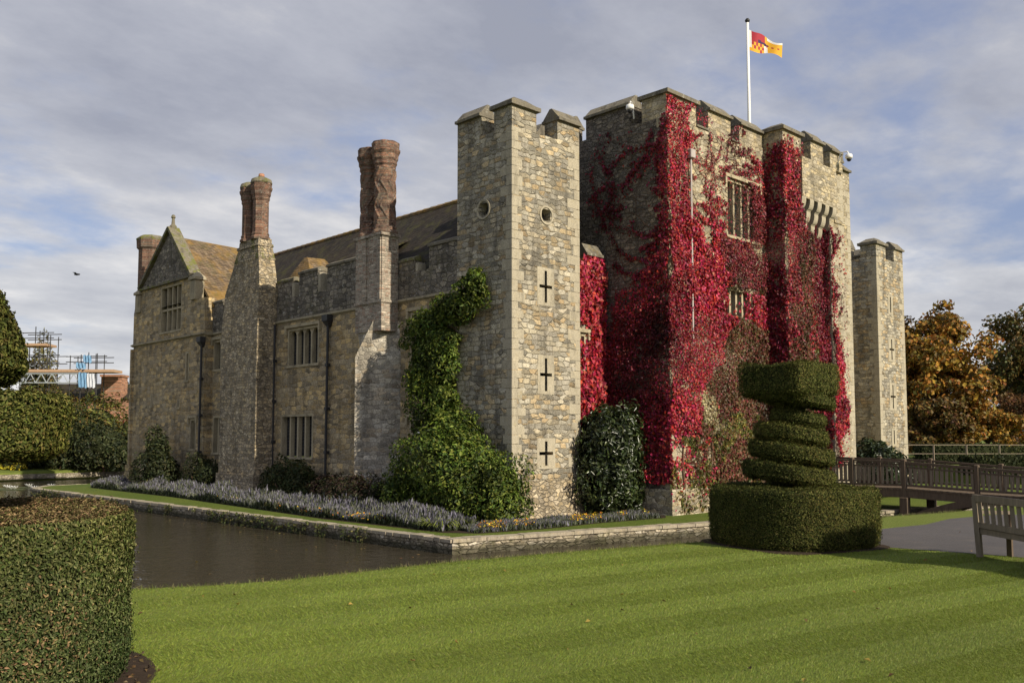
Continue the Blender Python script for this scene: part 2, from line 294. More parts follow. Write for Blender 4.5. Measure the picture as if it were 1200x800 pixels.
# ------------------------------------------------------------------ object helpers
BASE = {}
def link(name, me, parent=None, loc=None):
    o = bpy.data.objects.new(name, me); COL.objects.link(o)
    if parent is not None: o.parent = parent; BASE[o.name] = BASE[parent.name]
    else:
        o.location = loc or (0, 0, 0); BASE[o.name] = tuple(loc or (0, 0, 0))
    return o
def tag(o, label=None, cat=None, group=None, kind=None):
    if label: o['label'] = label
    if cat: o['category'] = cat
    if group: o['group'] = group
    if kind: o['kind'] = kind
    return o
def empty(name, loc, label, cat, group=None):
    return tag(link(name, None, None, loc), label, cat, group)
class MB:
    def __init__(s): s.v = []; s.f = []; s.mi = []; s.cur = 0
    def add(s, vs, fs):
        b = len(s.v); s.v += [tuple(p) for p in vs]; s.f += [tuple(b + i for i in f) for f in fs]; s.mi += [s.cur]*len(fs); return s
    def box(s, x0, x1, y0, y1, z0, z1):
        v = [(x0, y0, z0), (x1, y0, z0), (x1, y1, z0), (x0, y1, z0), (x0, y0, z1), (x1, y0, z1), (x1, y1, z1), (x0, y1, z1)]
        return s.add(v, [(0, 3, 2, 1), (4, 5, 6, 7), (0, 1, 5, 4), (1, 2, 6, 5), (2, 3, 7, 6), (3, 0, 4, 7)])
    def rbox(s, x0, x1, y0, y1, z0, z1, c=0.02):      # box with chamfered vertical and top edges
        pts = [(x0 + c, y0), (x1 - c, y0), (x1, y0 + c), (x1, y1 - c), (x1 - c, y1), (x0 + c, y1), (x0, y1 - c), (x0, y0 + c)]
        s.prism(pts, z0, z1 - c, top=False)
        b = [(p[0], p[1], z1 - c) for p in pts]
        cx, cy = (x0 + x1)/2, (y0 + y1)/2
        t = [(p[0] + (c if p[0] < cx else -c), p[1] + (c if p[1] < cy else -c), z1) for p in pts]
        k = 8; return s.add(b + t, [(i, (i + 1) % k, k + (i + 1) % k, k + i) for i in range(k)] + [tuple(range(k, 2*k))])
    def prism(s, poly, z0, z1, top=True, bottom=True):
        k = len(poly); v = [(p[0], p[1], z0) for p in poly] + [(p[0], p[1], z1) for p in poly]
        f = [(i, (i + 1) % k, k + (i + 1) % k, k + i) for i in range(k)]
        if top: f.append(tuple(range(k, 2*k)))
        if bottom: f.append(tuple(reversed(range(k))))
        return s.add(v, f)
    def hull(s, lo, hi):                                # lofted ring pair, both lists of 3-D points
        k = len(lo); return s.add(list(lo) + list(hi), [(i, (i + 1) % k, k + (i + 1) % k, k + i) for i in range(k)] + [tuple(reversed(range(k))), tuple(range(k, 2*k))])
    def lathe(s, cx, cy, prof, seg=12, rot=0.0, mod=None):
        vs = []; fs = []
        for j, (r, z) in enumerate(prof):
            for i in range(seg):
                a = rot + 2*math.pi*i/seg; rr = r*(mod(a, z) if mod else 1)
                vs.append((cx + rr*math.cos(a), cy + rr*math.sin(a), z))
        for j in range(len(prof) - 1):
            for i in range(seg):
                a, b = j*seg + i, j*seg + (i + 1) % seg
                fs.append((a, b, b + seg, a + seg))
        fs.append(tuple(range((len(prof) - 1)*seg, len(prof)*seg))); fs.append(tuple(reversed(range(seg))))
        return s.add(vs, fs)
    def tube(s, pts, r, seg=6):
        pts = [Vector(p) for p in pts]; rs = r if isinstance(r, (list, tuple)) else [r]*len(pts)
        vs = []; fs = []; up = Vector((0.3, 0.2, 1)).normalized()
        for i, p in enumerate(pts):
            d = (pts[min(i + 1, len(pts) - 1)] - pts[max(i - 1, 0)]).normalized()
            a = d.cross(up if abs(d.dot(up)) < 0.95 else Vector((1, 0, 0))).normalized(); b = d.cross(a)
            for k in range(seg):
                t = 2*math.pi*k/seg; vs.append(tuple(p + (a*math.cos(t) + b*math.sin(t))*rs[i]))
        for i in range(len(pts) - 1):
            for k in range(seg):
                a, b = i*seg + k, i*seg + (k + 1) % seg; fs.append((a, b, b + seg, a + seg))
        fs.append(tuple(range(seg))); fs.append(tuple(reversed(range((len(pts) - 1)*seg, len(pts)*seg))))
        return s.add(vs, fs)
    def bar(s, p, q, w, h):                             # rectangular beam from p to q
        p, q = Vector(p), Vector(q); d = (q - p).normalized(); up = Vector((0, 0, 1)) if abs(d.z) < 0.95 else Vector((1, 0, 0))
        a = d.cross(up).normalized()*w/2; b = a.cross(d).normalized()*h/2
        v = [p - a - b, p + a - b, p + a + b, p - a + b, q - a - b, q + a - b, q + a + b, q - a + b]
        return s.add(v, [(0, 3, 2, 1), (4, 5, 6, 7), (0, 1, 5, 4), (1, 2, 6, 5), (2, 3, 7, 6), (3, 0, 4, 7)])
    def build(s, name, mat, parent=None, smooth=False, loc=None):
        me = bpy.data.meshes.new(name)
        base = BASE[parent.name] if parent is not None else (loc or (0, 0, 0))
        me.from_pydata([(x - base[0], y - base[1], z - base[2]) for x, y, z in s.v], [], s.f)
        for m_ in (mat if isinstance(mat, (list, tuple)) else [mat]): me.materials.append(m_)
        if isinstance(mat, (list, tuple)): me.polygons.foreach_set('material_index', s.mi)
        me.update(); import bmesh
        bm = bmesh.new(); bm.from_mesh(me); bmesh.ops.recalc_face_normals(bm, faces=bm.faces); bm.to_mesh(me); bm.free()
        if smooth: me.polygons.foreach_set('use_smooth', [True]*len(me.polygons))
        return link(name, me, parent, loc)

# wall planes: 'x' faces -x (u runs along y), 'y' faces -y (u runs along x), d is metres out of the wall
def W3(ax, c, u, z, d=0.0): return (c - d, u, z) if ax == 'x' else (u, c - d, z)
def wall_panel(mb, ax, c, u0, u1, z0, z1, holes=(), depth=0.35):
    us = sorted({u0, u1, *[h[i] for h in holes for i in (0, 1)]}); zs = sorted({z0, z1, *[h[i] for h in holes for i in (2, 3)]})
    us = [u for u in us if u0 <= u <= u1]; zs = [z for z in zs if z0 <= z <= z1]
    def inh(a, b): return any(h[0] < a < h[1] and h[2] < b < h[3] for h in holes)
    g = [[inh((us[i] + us[i+1])/2, (zs[j] + zs[j+1])/2) for j in range(len(zs) - 1)] for i in range(len(us) - 1)]
    for i in range(len(us) - 1):
        for j in range(len(zs) - 1):
            a, b, p, q = us[i], us[i+1], zs[j], zs[j+1]
            if not g[i][j]: mb.add([W3(ax, c, a, p), W3(ax, c, b, p), W3(ax, c, b, q), W3(ax, c, a, q)], [(0, 1, 2, 3)]); continue
            for (di, dj, e) in ((-1, 0, ((a, p), (a, q))), (1, 0, ((b, q), (b, p))), (0, -1, ((b, p), (a, p))), (0, 1, ((a, q), (b, q)))):
                ii, jj = i + di, j + dj
                if 0 <= ii < len(us) - 1 and 0 <= jj < len(zs) - 1 and g[ii][jj]: continue
                (ua, za), (ub, zb) = e
                mb.add([W3(ax, c, ua, za), W3(ax, c, ub, zb), W3(ax, c, ub, zb, -depth), W3(ax, c, ua, za, -depth)], [(0, 1, 2, 3)])
    return mb
def pbox(mb, ax, c, u0, u1, z0, z1, d0, d1):
    if ax == 'x': return mb.box(c - d1, c - d0, u0, u1, z0, z1)
    return mb.box(u0, u1, c - d1, c - d0, z0, z1)
def window(parent, ax, c, u0, u1, z0, z1, lights, transom=None, hood=True, arch=False, depth=0.26, mat=None):
    f = MB(); t = 0.09
    pbox(f, ax, c, u0, u0 + t, z0, z1, -depth, 0.012); pbox(f, ax, c, u1 - t, u1, z0, z1, -depth, 0.012)
    pbox(f, ax, c, u0 + t, u1 - t, z1 - t, z1, -depth, 0.010); pbox(f, ax, c, u0 - 0.05, u1 + 0.05, z0 - 0.10, z0, -depth, 0.06)
    w = (u1 - u0 - 2*t)/lights
    for k in range(1, lights): pbox(f, ax, c, u0 + t + k*w - 0.055, u0 + t + k*w + 0.055, z0, z1 - t, -depth + 0.03, -0.05)
    if transom: pbox(f, ax, c, u0 + t, u1 - t, transom - 0.05, transom + 0.05, -depth + 0.04, -0.04)
    if arch:
        for k in range(lights):
            ua, ub = u0 + t + k*w + (0.055 if k else 0), u0 + t + (k + 1)*w - (0.055 if k < lights - 1 else 0)
            hw = (ub - ua)/2; uc = (ua + ub)/2
            for s_ in (-1, 1):
                pts = [(uc + s_*hw, z1 - t), (uc + s_*hw, z1 - t - hw*1.1)] + [(uc + s_*hw*math.cos(a), z1 - t - hw*1.1 + hw*1.1*math.sin(a)) for a in np.linspace(0.2, math.pi/2, 6)]
                k_ = len(pts); f.add([W3(ax, c, u, z, -0.06) for u, z in pts] + [W3(ax, c, u, z, -0.16) for u, z in pts], [tuple(range(k_)), tuple(reversed(range(k_, 2*k_)))] + [(i, (i + 1) % k_, k_ + (i + 1) % k_, k_ + i) for i in range(k_)])
    if hood:
        pbox(f, ax, c, u0 - 0.14, u1 + 0.14, z1 + 0.03, z1 + 0.15, 0.0, 0.11)
        pbox(f, ax, c, u0 - 0.14, u0 - 0.04, z1 - 0.22, z1 + 0.028, 0.0, 0.10); pbox(f, ax, c, u1 + 0.04, u1 + 0.14, z1 - 0.22, z1 + 0.028, 0.0, 0.10)
    fo = f.build('window', mat or M['mullion'], parent)
    g = MB(); pbox(g, ax, c, u0 + 0.02, u1 - 0.02, z0 + 0.02, z1 - 0.02, -depth - 0.05, -depth + 0.02)
    g.build('pane', M['glass'], fo)
    return (u0, u1, z0, z1)
def coping(mb, x0, x1, y0, y1, z, ov=0.11, axis='x', h=0.44, hip=False):
    ex, ey = (ov, ov) if hip else ((.025, ov) if axis == 'x' else (ov, .025))
    a, b, c, d = x0 - ex, x1 + ex, y0 - ey, y1 + ey; s_ = .09 if not hip else .13
    lo = [(a, c, z), (b, c, z), (b, d, z), (a, d, z)]; md = [(p[0], p[1], z + s_) for p in lo]
    mb.hull(lo, md); z1 = z + s_; cx, cy = (a + b)/2, (c + d)/2; k = .04
    if hip: h = .36
    ix, iy = (k, k) if hip else ((.006, k) if axis == 'x' else (k, .006))
    m2 = [(a + ix, c + iy, z1), (b - ix, c + iy, z1), (b - ix, d - iy, z1), (a + ix, d - iy, z1)]
    if hip: t = [(a + (b - a)*.3, c + (d - c)*.3, z + h), (b - (b - a)*.3, c + (d - c)*.3, z + h), (b - (b - a)*.3, d - (d - c)*.3, z + h), (a + (b - a)*.3, d - (d - c)*.3, z + h)]
    elif axis == 'x': t = [(a + .01, cy - 0.05, z + h), (b - .01, cy - 0.05, z + h), (b - .01, cy + 0.05, z + h), (a + .01, cy + 0.05, z + h)]
    else: t = [(cx - 0.05, c + .01, z + h), (cx + 0.05, c + .01, z + h), (cx + 0.05, d - .01, z + h), (cx - 0.05, d - .01, z + h)]
    mb.hull(m2, t)
def merlon(parent, x0, x1, y0, y1, z0, z1, mat, axis='x', hip=False, cop='coping'):
    m = MB(); m.box(x0, x1, y0, y1, z0 - 0.02, z1); mo = m.build('merlon', mat, parent)
    c = MB(); coping(c, x0, x1, y0, y1, z1 - 0.001, axis=axis, hip=hip); c.build('coping', M[cop], mo)
    return mo
def quoins(parent, cx, cy, sx, sy, z0, z1, mat, proud=0.006):   # long-and-short corner stones; sx, sy = directions the walls run
    m = MB(); z = z0; k = 0
    while z < z1 - 0.1:
        h = random.uniform(0.24, 0.36); h = min(h, z1 - z)
        a, b = (random.uniform(0.40, 0.62), random.uniform(0.22, 0.32)) if k % 2 else (random.uniform(0.22, 0.32), random.uniform(0.38, 0.55))
        xs = sorted((cx - sx*proud, cx + sx*a)); ys = sorted((cy - sy*proud, cy + sy*b))
        m.rbox(xs[0], xs[1], ys[0], ys[1], z + 0.008, z + h - 0.006, 0.012); z += h; k += 1
    return m.build('quoin_stonework', mat, parent)
def slit(parent, ax, c, u, z, h, arm, w=0.11, armh=0.10, azoff=0.0):
    """cross-shaped arrow slit: returns the holes, adds its dressed surround and dark back"""
    hs = [(u - w/2, u + w/2, z - h/2, z + h/2)]
    if arm: hs.append((u - arm/2, u + arm/2, z + azoff - armh/2, z + azoff + armh/2))
    s = MB()
    pu = max(arm, 0.35)/2 + 0.10
    wall_panel(s, ax, c - 0.008, u - pu, u + pu, z - h/2 - 0.10, z + h/2 + 0.10, hs, 0.02)
    for e in ((u - pu, u + pu, z - h/2 - 0.10), (u - pu, u + pu, z + h/2 + 0.10)):
        s.add([W3(ax, c, e[0], e[2]), W3(ax, c, e[1], e[2]), W3(ax, c, e[1], e[2], 0.008), W3(ax, c, e[0], e[2], 0.008)], [(0, 1, 2, 3)])
    so = s.build('arrow_slit', M['quoin'], parent)
    v = MB(); pbox(v, ax, c, u - pu, u + pu, z - h/2 - 0.05, z + h/2 + 0.05, -0.42, -0.352); v.build('dark_opening', M['void'], so)
    return hs
def roundwin(parent, ax, c, u, z, r):
    m = MB(); k = 24; A = [2*math.pi*i/k for i in range(k)]
    sq = []
    for a in A:
        q = (r + 0.06); sq.append((u + q*math.cos(a), z + q*math.sin(a)))
    ins = [(u + r*math.cos(a), z + r*math.sin(a)) for a in A]; ins2 = [(u + r*0.86*math.cos(a), z + r*0.86*math.sin(a)) for a in A]
    vs = [W3(ax, c, *p, -0.02) for p in sq] + [W3(ax, c, *p, 0.035) for p in sq] + [W3(ax, c, *p, 0.03) for p in ins] + [W3(ax, c, *p, -0.32) for p in ins2]
    fs = [(j*k + i, j*k + (i + 1) % k, (j + 1)*k + (i + 1) % k, (j + 1)*k + i) for j in range(3) for i in range(k)]
    m.add(vs, fs); o = m.build('round_window', M['quoin'], parent)
    g = MB(); g.add([W3(ax, c, *p, -0.30) for p in ins2], [tuple(range(k))]); g.build('pane', M['glass'], o)
    return (u - r*0.80, u + r*0.80, z - r*0.80, z + r*0.80)

# ------------------------------------------------------------------ foliage helpers
def leaf_mesh(name, P, N, L, mat, parent=None, spread=0.7, tint=(0.05, 0.08, 0.02), aspect=0.55, fold=0.18, tdir=None, tjit=0.6, body=None, bodymat=None, loc=None):
    """one folded kite per leaf; body = (verts, faces) joined in as the solid inside"""
    P = np.asarray(P, float); k = len(P)
    N = np.asarray(N, float) + rng.normal(0, spread, (k, 3)); N /= np.linalg.norm(N, axis=1, keepdims=True) + 1e-9
    if tdir is None: T = rng.normal(0, 1, (k, 3))
    else: T = np.broadcast_to(np.asarray(tdir, float), (k, 3)) + rng.normal(0, tjit, (k, 3))
    T = T - N*np.sum(T*N, 1, keepdims=True); T /= np.linalg.norm(T, axis=1, keepdims=True) + 1e-9
    B = np.cross(N, T); L = (np.broadcast_to(np.asarray(L, float), (k,))*rng.uniform(0.65, 1.3, k))[:, None]; Wd = L*aspect*0.5
    base = np.asarray(BASE[parent.name] if parent is not None else (loc or (0, 0, 0)))
    V = np.empty((k, 4, 3)); V[:, 0] = P - T*L*0.5; V[:, 2] = P + T*L*0.5 - N*L*fold*0.6
    V[:, 1] = P - T*L*0.05 + B*Wd + N*L*fold; V[:, 3] = P - T*L*0.05 - B*Wd + N*L*fold
    V = V.reshape(-1, 3) - base
    idx = (np.arange(k)*4)[:, None] + np.array([[0, 3, 2, 0, 2, 1]]); loops = idx.reshape(-1)
    starts = np.arange(0, 6*k, 3); tot = np.full(2*k, 3); mi = np.zeros(2*k, int)
    tint = np.broadcast_to(np.asarray(tint, float), (k, 3)); C = np.ones((4*k, 4), np.float32); C[:, :3] = np.repeat(tint, 4, axis=0)
    if body is not None:
        bv, bf = body; bv = np.asarray(bv, float) - base; off = len(V); V = np.vstack([V, bv])
        bl = []; bs = []; bt = []
        p0 = len(loops)
        for f in bf: bs.append(p0 + len(bl)); bt.append(len(f)); bl += [off + i for i in f]
        loops = np.concatenate([loops, bl]); starts = np.concatenate([starts, bs]); tot = np.concatenate([tot, bt]); mi = np.concatenate([mi, np.ones(len(bf), int)])
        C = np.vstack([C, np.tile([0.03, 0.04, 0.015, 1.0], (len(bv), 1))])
    me = bpy.data.meshes.new(name); me.vertices.add(len(V)); me.vertices.foreach_set('co', V.ravel())
    me.loops.add(len(loops)); me.loops.foreach_set('vertex_index', loops.astype(np.int32))
    me.polygons.add(len(starts)); me.polygons.foreach_set('loop_start', starts.astype(np.int32))
    try: me.polygons.foreach_set('loop_total', tot.astype(np.int32))
    except Exception: pass
    me.materials.append(mat)
    if body is not None: me.materials.append(bodymat or M['core'])
    me.polygons.foreach_set('material_index', mi.astype(np.int32))
    ca = me.color_attributes.new('tint', 'FLOAT_COLOR', 'POINT'); ca.data.foreach_set('color', C.astype(np.float32).ravel())
    me.update(calc_edges=True); me.validate()
    return link(name, me, parent, loc)
def sample_tris(V, F, count):
    V = np.asarray(V, float); T = []
    for f in F:
        for i in range(1, len(f) - 1): T.append((f[0], f[i], f[i+1]))
    T = np.array(T); a, b, c = V[T[:, 0]], V[T[:, 1]], V[T[:, 2]]
    nn = np.cross(b - a, c - a); ar = np.linalg.norm(nn, axis=1); nn /= ar[:, None] + 1e-9
    i = rng.choice(len(T), count, p=ar/ar.sum()); r1 = np.sqrt(rng.random(count)); r2 = rng.random(count)
    return (1 - r1)[:, None]*a[i] + (r1*(1 - r2))[:, None]*b[i] + (r1*r2)[:, None]*c[i], nn[i]
def vnoise(P, s, seed=0):                               # cheap smooth 3-D noise, about -1..1
    r = np.random.default_rng(seed); out = np.zeros(len(P)); tot = 0
    for k in range(24):
        d = r.normal(0, 1, 3); d /= np.linalg.norm(d); o = k // 8; fr = s*(1.0, 2.1, 4.3)[o]*r.uniform(0.7, 1.5); a = (1.0, .6, .4)[o]
        out += a*np.sin(P @ d*fr + r.uniform(0, 6.28)); tot += a*a
    return out/math.sqrt(tot)*.72
def revolve(prof, seg=40, sq=0.0, cx=0, cy=0, rot=0.0, rx=1.0, ry=1.0, tiltx=0.0, tilty=0.0, zc=0.0):
    """solid of revolution (sq > 0 squares the plan), optionally tilted about its centre"""
    V = []; F = []
    for r, z in prof:
        for i in range(seg):
            a = 2*math.pi*i/seg; c, s = math.cos(a), math.sin(a); q = (abs(c)**(2 + sq) + abs(s)**(2 + sq))**(-1/(2 + sq))
            x, y = r*q*c*rx, r*q*s*ry; xr, yr = x*math.cos(rot) - y*math.sin(rot), x*math.sin(rot) + y*math.cos(rot)
            V.append((cx + xr, cy + yr, z + tiltx*xr + tilty*yr))
    k = len(prof)
    for j in range(k - 1):
        for i in range(seg): a, b = j*seg + i, j*seg + (i + 1) % seg; F.append((a, b, b + seg, a + seg))
    F.append(tuple(range((k - 1)*seg, k*seg))); F.append(tuple(reversed(range(seg))))
    return V, F
def join(parts):
    V = []; F = []
    for v, f in parts: b = len(V); V += list(v); F += [tuple(b + i for i in q) for q in f]
    return V, F
def shrink(V, F, d):
    V = np.asarray(V, float); c = V.mean(0); r = np.linalg.norm(V - c, axis=1).max(); return c + (V - c)*(1 - d/r), F
GREENS = np.array([(0.030, 0.052, 0.010), (0.045, 0.070, 0.014), (0.065, 0.085, 0.018), (0.09, 0.10, 0.025)])
def pick(pal, k, w=None): pal = np.asarray(pal, float); return pal[rng.choice(len(pal), k, p=w)]
def clipped(name, solids, dens, L, pal, parent=None, noise=0.03, brown=None, loc=None, spread=0.38, w=None):
    """clipped yew: solid inside, short shoots all over the surface, dead brown patches where given"""
    V, F = join(solids); V = np.asarray(V, float)
    area = 0
    for f in F:
        for i in range(1, len(f) - 1): area += np.linalg.norm(np.cross(V[f[i]] - V[f[0]], V[f[i+1]] - V[f[0]]))/2
    k = int(area*dens); P, N = sample_tris(V, F, k)
    P = P + N*(vnoise(P, 5.0, 3)*noise + rng.normal(0, noise*0.6, k) + (rng.random(k) < .012)*rng.uniform(.01, .05, k))[:, None]
    lf = vnoise(P, 1.1, 6); t = pick(pal, k, w)*(1 + 0.22*vnoise(P, 2.6, 5) + .18*lf)[:, None]*np.stack([1 + .16*lf, 1 + 0*lf, 1 - .1*lf], 1)
    if brown is not None: b = brown(P, N); t = np.where((rng.random(k) < b)[:, None], pick([(0.20, 0.135, 0.065), (0.26, 0.175, 0.085), (0.15, 0.11, 0.05), (0.13, 0.11, 0.04)], k), t)
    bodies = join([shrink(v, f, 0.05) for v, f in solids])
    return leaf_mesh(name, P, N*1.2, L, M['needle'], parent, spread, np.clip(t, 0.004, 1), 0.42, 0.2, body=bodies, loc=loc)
def blob(c, rad, k, seed=0, lump=0.22, freq=2.4, lo=0.78, zcut=None):
    """points through the outer shell of a lumpy ellipsoid with outward normals"""
    d = rng.normal(0, 1, (k, 3)); d /= np.linalg.norm(d, axis=1, keepdims=True)
    rr = 1 + lump*vnoise(d, freq, seed) + 0.5*lump*vnoise(d, freq*3, seed + 1)
    q = lo + (1 - lo)*rng.random(k)**0.6
    P = np.asarray(c) + d*np.asarray(rad)*(rr*q)[:, None]; nn = d/np.asarray(rad); nn /= np.linalg.norm(nn, axis=1, keepdims=True)
    if zcut is not None: ok = P[:, 2] > zcut; P, nn = P[ok], nn[ok]
    return P, nn
def blobbody(c, rad, s=0.72, seg=14):
    V, F = revolve([(max(0.02, math.cos(t)), math.sin(t)) for t in np.linspace(-1.5, 1.5, 9)], seg)
    V = [(c[0] + x*rad[0]*s, c[1] + y*rad[1]*s, c[2] + z*rad[2]*s) for x, y, z in V]; return V, F

# ================================================================== GROUND, WATER, ISLAND
ISL = -0.75; WAT = -1.12
bank = [(-15.9, -8.9), (-15.3, -9.25), (-14.8, -9.52), (-14.3, -9.75), (-13.5, -9.98), (-12.3, -10.05), (-10.9, -10.12), (-8.7, -10.55), (-6.1, -11.2), (-3.0, -11.35), (0.7, -11.1), (2.4, -11.5), (4.0, -11.8), (8.0, -12.0), (16.0, -12.6), (30.0, -15.0), (38.0, -17.0), (38.5, 30.0), (30, 50.0), (10.0, 47.5), (0.0, 46.0), (-12.0, 44.5), (-30.0, 48.0), (-42.0, 40.0), (-40.0, 15.0), (-31.0, 0.0), (-21.0, -6.5), (-17.5, -8.0)]
bz = [0.0]*15 + [0.0]*3 + [-0.55]*6 + [-0.3, 0.0, 0.0, 0.0]
def ring_pts(rad):
    out = []
    for x, y in bank:
        a = math.atan2(y - 15, x - 0); out.append((rad*math.cos(a), 15 + rad*math.sin(a)))
    return out
g = MB(); k = len(bank)
V0 = [(x, y, z - 1.6) for (x, y), z in zip(bank, bz)]; V1 = [(x, y, z) for (x, y), z in zip(bank, bz)]
V2 = [(x*0.12 + a*0.88, y*0.12 + b*0.88, z*0.3) for (a, b), (x, y), z in zip(bank, ring_pts(75), bz)]
V3 = [(x, y, 0.0) for x, y in ring_pts(220)]; V4 = [(x, y, 0.0) for x, y in ring_pts(2600)]
rows = [V0, V1, V2, V3, V4]; vs = sum(rows, [])
g.add(vs, [(j*k + i, j*k + (i + 1) % k, (j + 1)*k + (i + 1) % k, (j + 1)*k + i) for j in range(4) for i in range(k)])
tag(g.build('lawn', M['lawn']), kind='structure')
w = MB(); w.add([(-60, -25, WAT), (60, -25, WAT), (60, 70, WAT), (-60, 70, WAT)], [(0, 1, 2, 3)])
tag(w.build('moat_water', M['water']), kind='structure')
isl = [(-4.72, -2.79), (3.7, -4.65), (10.84, -6.2), (20.0, -7.9), (34.0, -10.5), (34.0, 31.5), (-1.5, 31.6), (-3.6, 31.0), (-4.8, 29.4), (-4.96, 27.7)]
im = MB(); im.add([(x, y, ISL) for x, y in isl], [tuple(range(len(isl)))]); im.build('island_ground', M['island'])['kind'] = 'structure'
def moatwall(pts, label, seed, mats):
    root = empty('moat_wall', (pts[0][0], pts[0][1], WAT), label, 'retaining wall')
    body, cop = MB(), MB(); rr = random.Random(seed)
    for (x0, y0), (x1, y1) in zip(pts[:-1], pts[1:]):
        d = Vector((x1 - x0, y1 - y0, 0)); Lw = d.length; d.normalize(); nn = Vector((d.y, -d.x, 0))
        p, q = Vector((x0, y0, 0)), Vector((x1, y1, 0)); a = -nn*0.35
        body.add([(*(p)[:2], WAT - 0.5), (*(q)[:2], WAT - 0.5), (*(q)[:2], ISL - 0.075), (*(p)[:2], ISL - 0.075), (*(p + a)[:2], WAT - 0.5), (*(q + a)[:2], WAT - 0.5), (*(q + a)[:2], ISL - 0.075), (*(p + a)[:2], ISL - 0.075)],
                 [(0, 1, 2, 3), (5, 4, 7, 6), (3, 2, 6, 7), (1, 0, 4, 5), (0, 3, 7, 4), (1, 5, 6, 2)])
        s = 0.0
        while s < Lw:                                   # coping stones, each a little different
            l = min(rr.uniform(0.28, 0.75), Lw - s); o0 = p + d*(s + 0.006) + nn*rr.uniform(0.02, 0.055); o1 = p + d*(s + l - 0.006) + nn*rr.uniform(0.02, 0.055)
            zt = ISL + rr.uniform(0.005, 0.03); b0, b1 = o0 - nn*0.34, o1 - nn*0.34
            cop.hull([(o0.x, o0.y, ISL - 0.078), (o1.x, o1.y, ISL - 0.078), (b1.x, b1.y, ISL - 0.078), (b0.x, b0.y, ISL - 0.078)], [(o0.x, o0.y, zt - 0.01), (o1.x, o1.y, zt - 0.01), (b1.x, b1.y, zt), (b0.x, b0.y, zt)])
            s += l
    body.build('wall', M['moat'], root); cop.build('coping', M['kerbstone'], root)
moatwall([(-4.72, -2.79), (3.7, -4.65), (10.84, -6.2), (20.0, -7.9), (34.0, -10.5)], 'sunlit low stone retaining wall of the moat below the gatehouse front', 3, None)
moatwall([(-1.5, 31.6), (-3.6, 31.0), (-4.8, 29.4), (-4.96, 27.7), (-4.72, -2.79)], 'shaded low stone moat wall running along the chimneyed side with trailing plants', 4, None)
# asphalt path on the right, near the bridge
pm = MB(); pp = [view(x, d) for x, d in ((6.0, 14.75), (5.75, 15.6), (5.9, 16.6), (6.6, 17.4), (8.3, 18.6), (9.4, 19.9), (11.0, 21.0), (14.0, 20.6), (16.5, 19.2), (18.5, 16.5), (13.5, 12.3), (9.7, 12.5), (7.6, 13.4))]
pm.add([(x, y, 0.005) for x, y, _ in pp], [tuple(range(len(pp)))]); tag(pm.build('path', M['asphalt']), kind='structure')

# ================================================================== CORNER TOWERS
TW, TD = 3.12, 2.6
def tower(x0, y0, label, detail, ztop=12.1, slits=(), rounds=(), left_round=None, dz=0.0):
    zc = ztop - 0.66
    root = empty('corner_tower', (x0, y0, ISL), label, 'tower')
    holes = []
    for z, h, arm in slits: holes += slit(root, 'y', y0, x0 + 1.49, z, h, arm)
    if rounds: holes.append(roundwin(root, 'y', y0, x0 + 1.52, rounds, 0.25))
    hl = [roundwin(root, 'x', x0, y0 + 1.3, left_round, 0.26)] if left_round else []
    w = MB(); zb = 0.42
    wall_panel(w, 'y', y0, x0, x0 + TW, zb, zc, holes); wall_panel(w, 'x', x0, y0, y0 + TD, zb, zc, hl)
    w.add([(x0 + TW, y0, zb), (x0 + TW, y0 + TD, zb), (x0 + TW, y0 + TD, zc), (x0 + TW, y0, zc)], [(0, 1, 2, 3)])
    w.add([(x0, y0 + TD, zb), (x0 + TW, y0 + TD, zb), (x0 + TW, y0 + TD, zc), (x0, y0 + TD, zc)], [(0, 1, 2, 3)])
    t = 0.55                                            # parapet top and inner faces
    o = [(x0, y0), (x0 + TW, y0), (x0 + TW, y0 + TD), (x0, y0 + TD)]; i_ = [(x0 + t, y0 + t), (x0 + TW - t, y0 + t), (x0 + TW - t, y0 + TD - t), (x0 + t, y0 + TD - t)]
    w.add([(*p, zc) for p in o] + [(*p, zc) for p in i_] + [(*p, zc - 1.0) for p in i_], [(a, (a + 1) % 4, 4 + (a + 1) % 4, 4 + a) for a in range(4)] + [(4 + a, 4 + (a + 1) % 4, 8 + (a + 1) % 4, 8 + a) for a in range(4)] + [(8, 9, 10, 11)])
    w.build('wall', M['tower'], root)
    p = MB(); q = 0.14                                  # battered plinth
    p.hull([(x0 - q, y0 - q, ISL - 0.05), (x0 + TW + q, y0 - q, ISL - 0.05), (x0 + TW + q, y0 + TD, ISL - 0.05), (x0 - q, y0 + TD, ISL - 0.05)], [(x0 - .03, y0 - .03, zb), (x0 + TW + .03, y0 - .03, zb), (x0 + TW + .03, y0 + TD, zb), (x0 - .03, y0 + TD, zb)])
    p.build('plinth', M['rubble'], root)
    quoins(root, x0, y0, 1, 1, zb + 0.05, zc, M['quoin']); quoins(root, x0 + TW, y0, -1, 1, zb + 0.05, zc, M['quoin'])
    T = M['tower']
    merlon(root, x0 - .002, x0 + 1.08, y0 - .002, y0 + 0.82, zc, ztop, T, hip=True)
    merlon(root, x0 + 2.06, x0 + TW + .002, y0 - .002, y0 + 0.58, zc, ztop, T)
    merlon(root, x0 - .002, x0 + 0.58, y0 + 1.42, y0 + TD + .002, zc, ztop - 0.02, T, axis='y')
    merlon(root, x0 + TW - 0.45, x0 + TW + .003, y0 + 1.45, y0 + TD + .003, zc, ztop, T, axis='y')
    merlon(root, x0 + 0.95, x0 + 1.95, y0 + TD - 0.45, y0 + TD + .001, zc, ztop, T)
    return root
tower(0, 0, 'near square battlemented stone tower with round windows and cross slits', True, 12.1, [(6.53, 1.02, 0.58), (3.72, 1.04, 0.54), (1.24, 0.76, 0.62)], 8.84, 9.0)
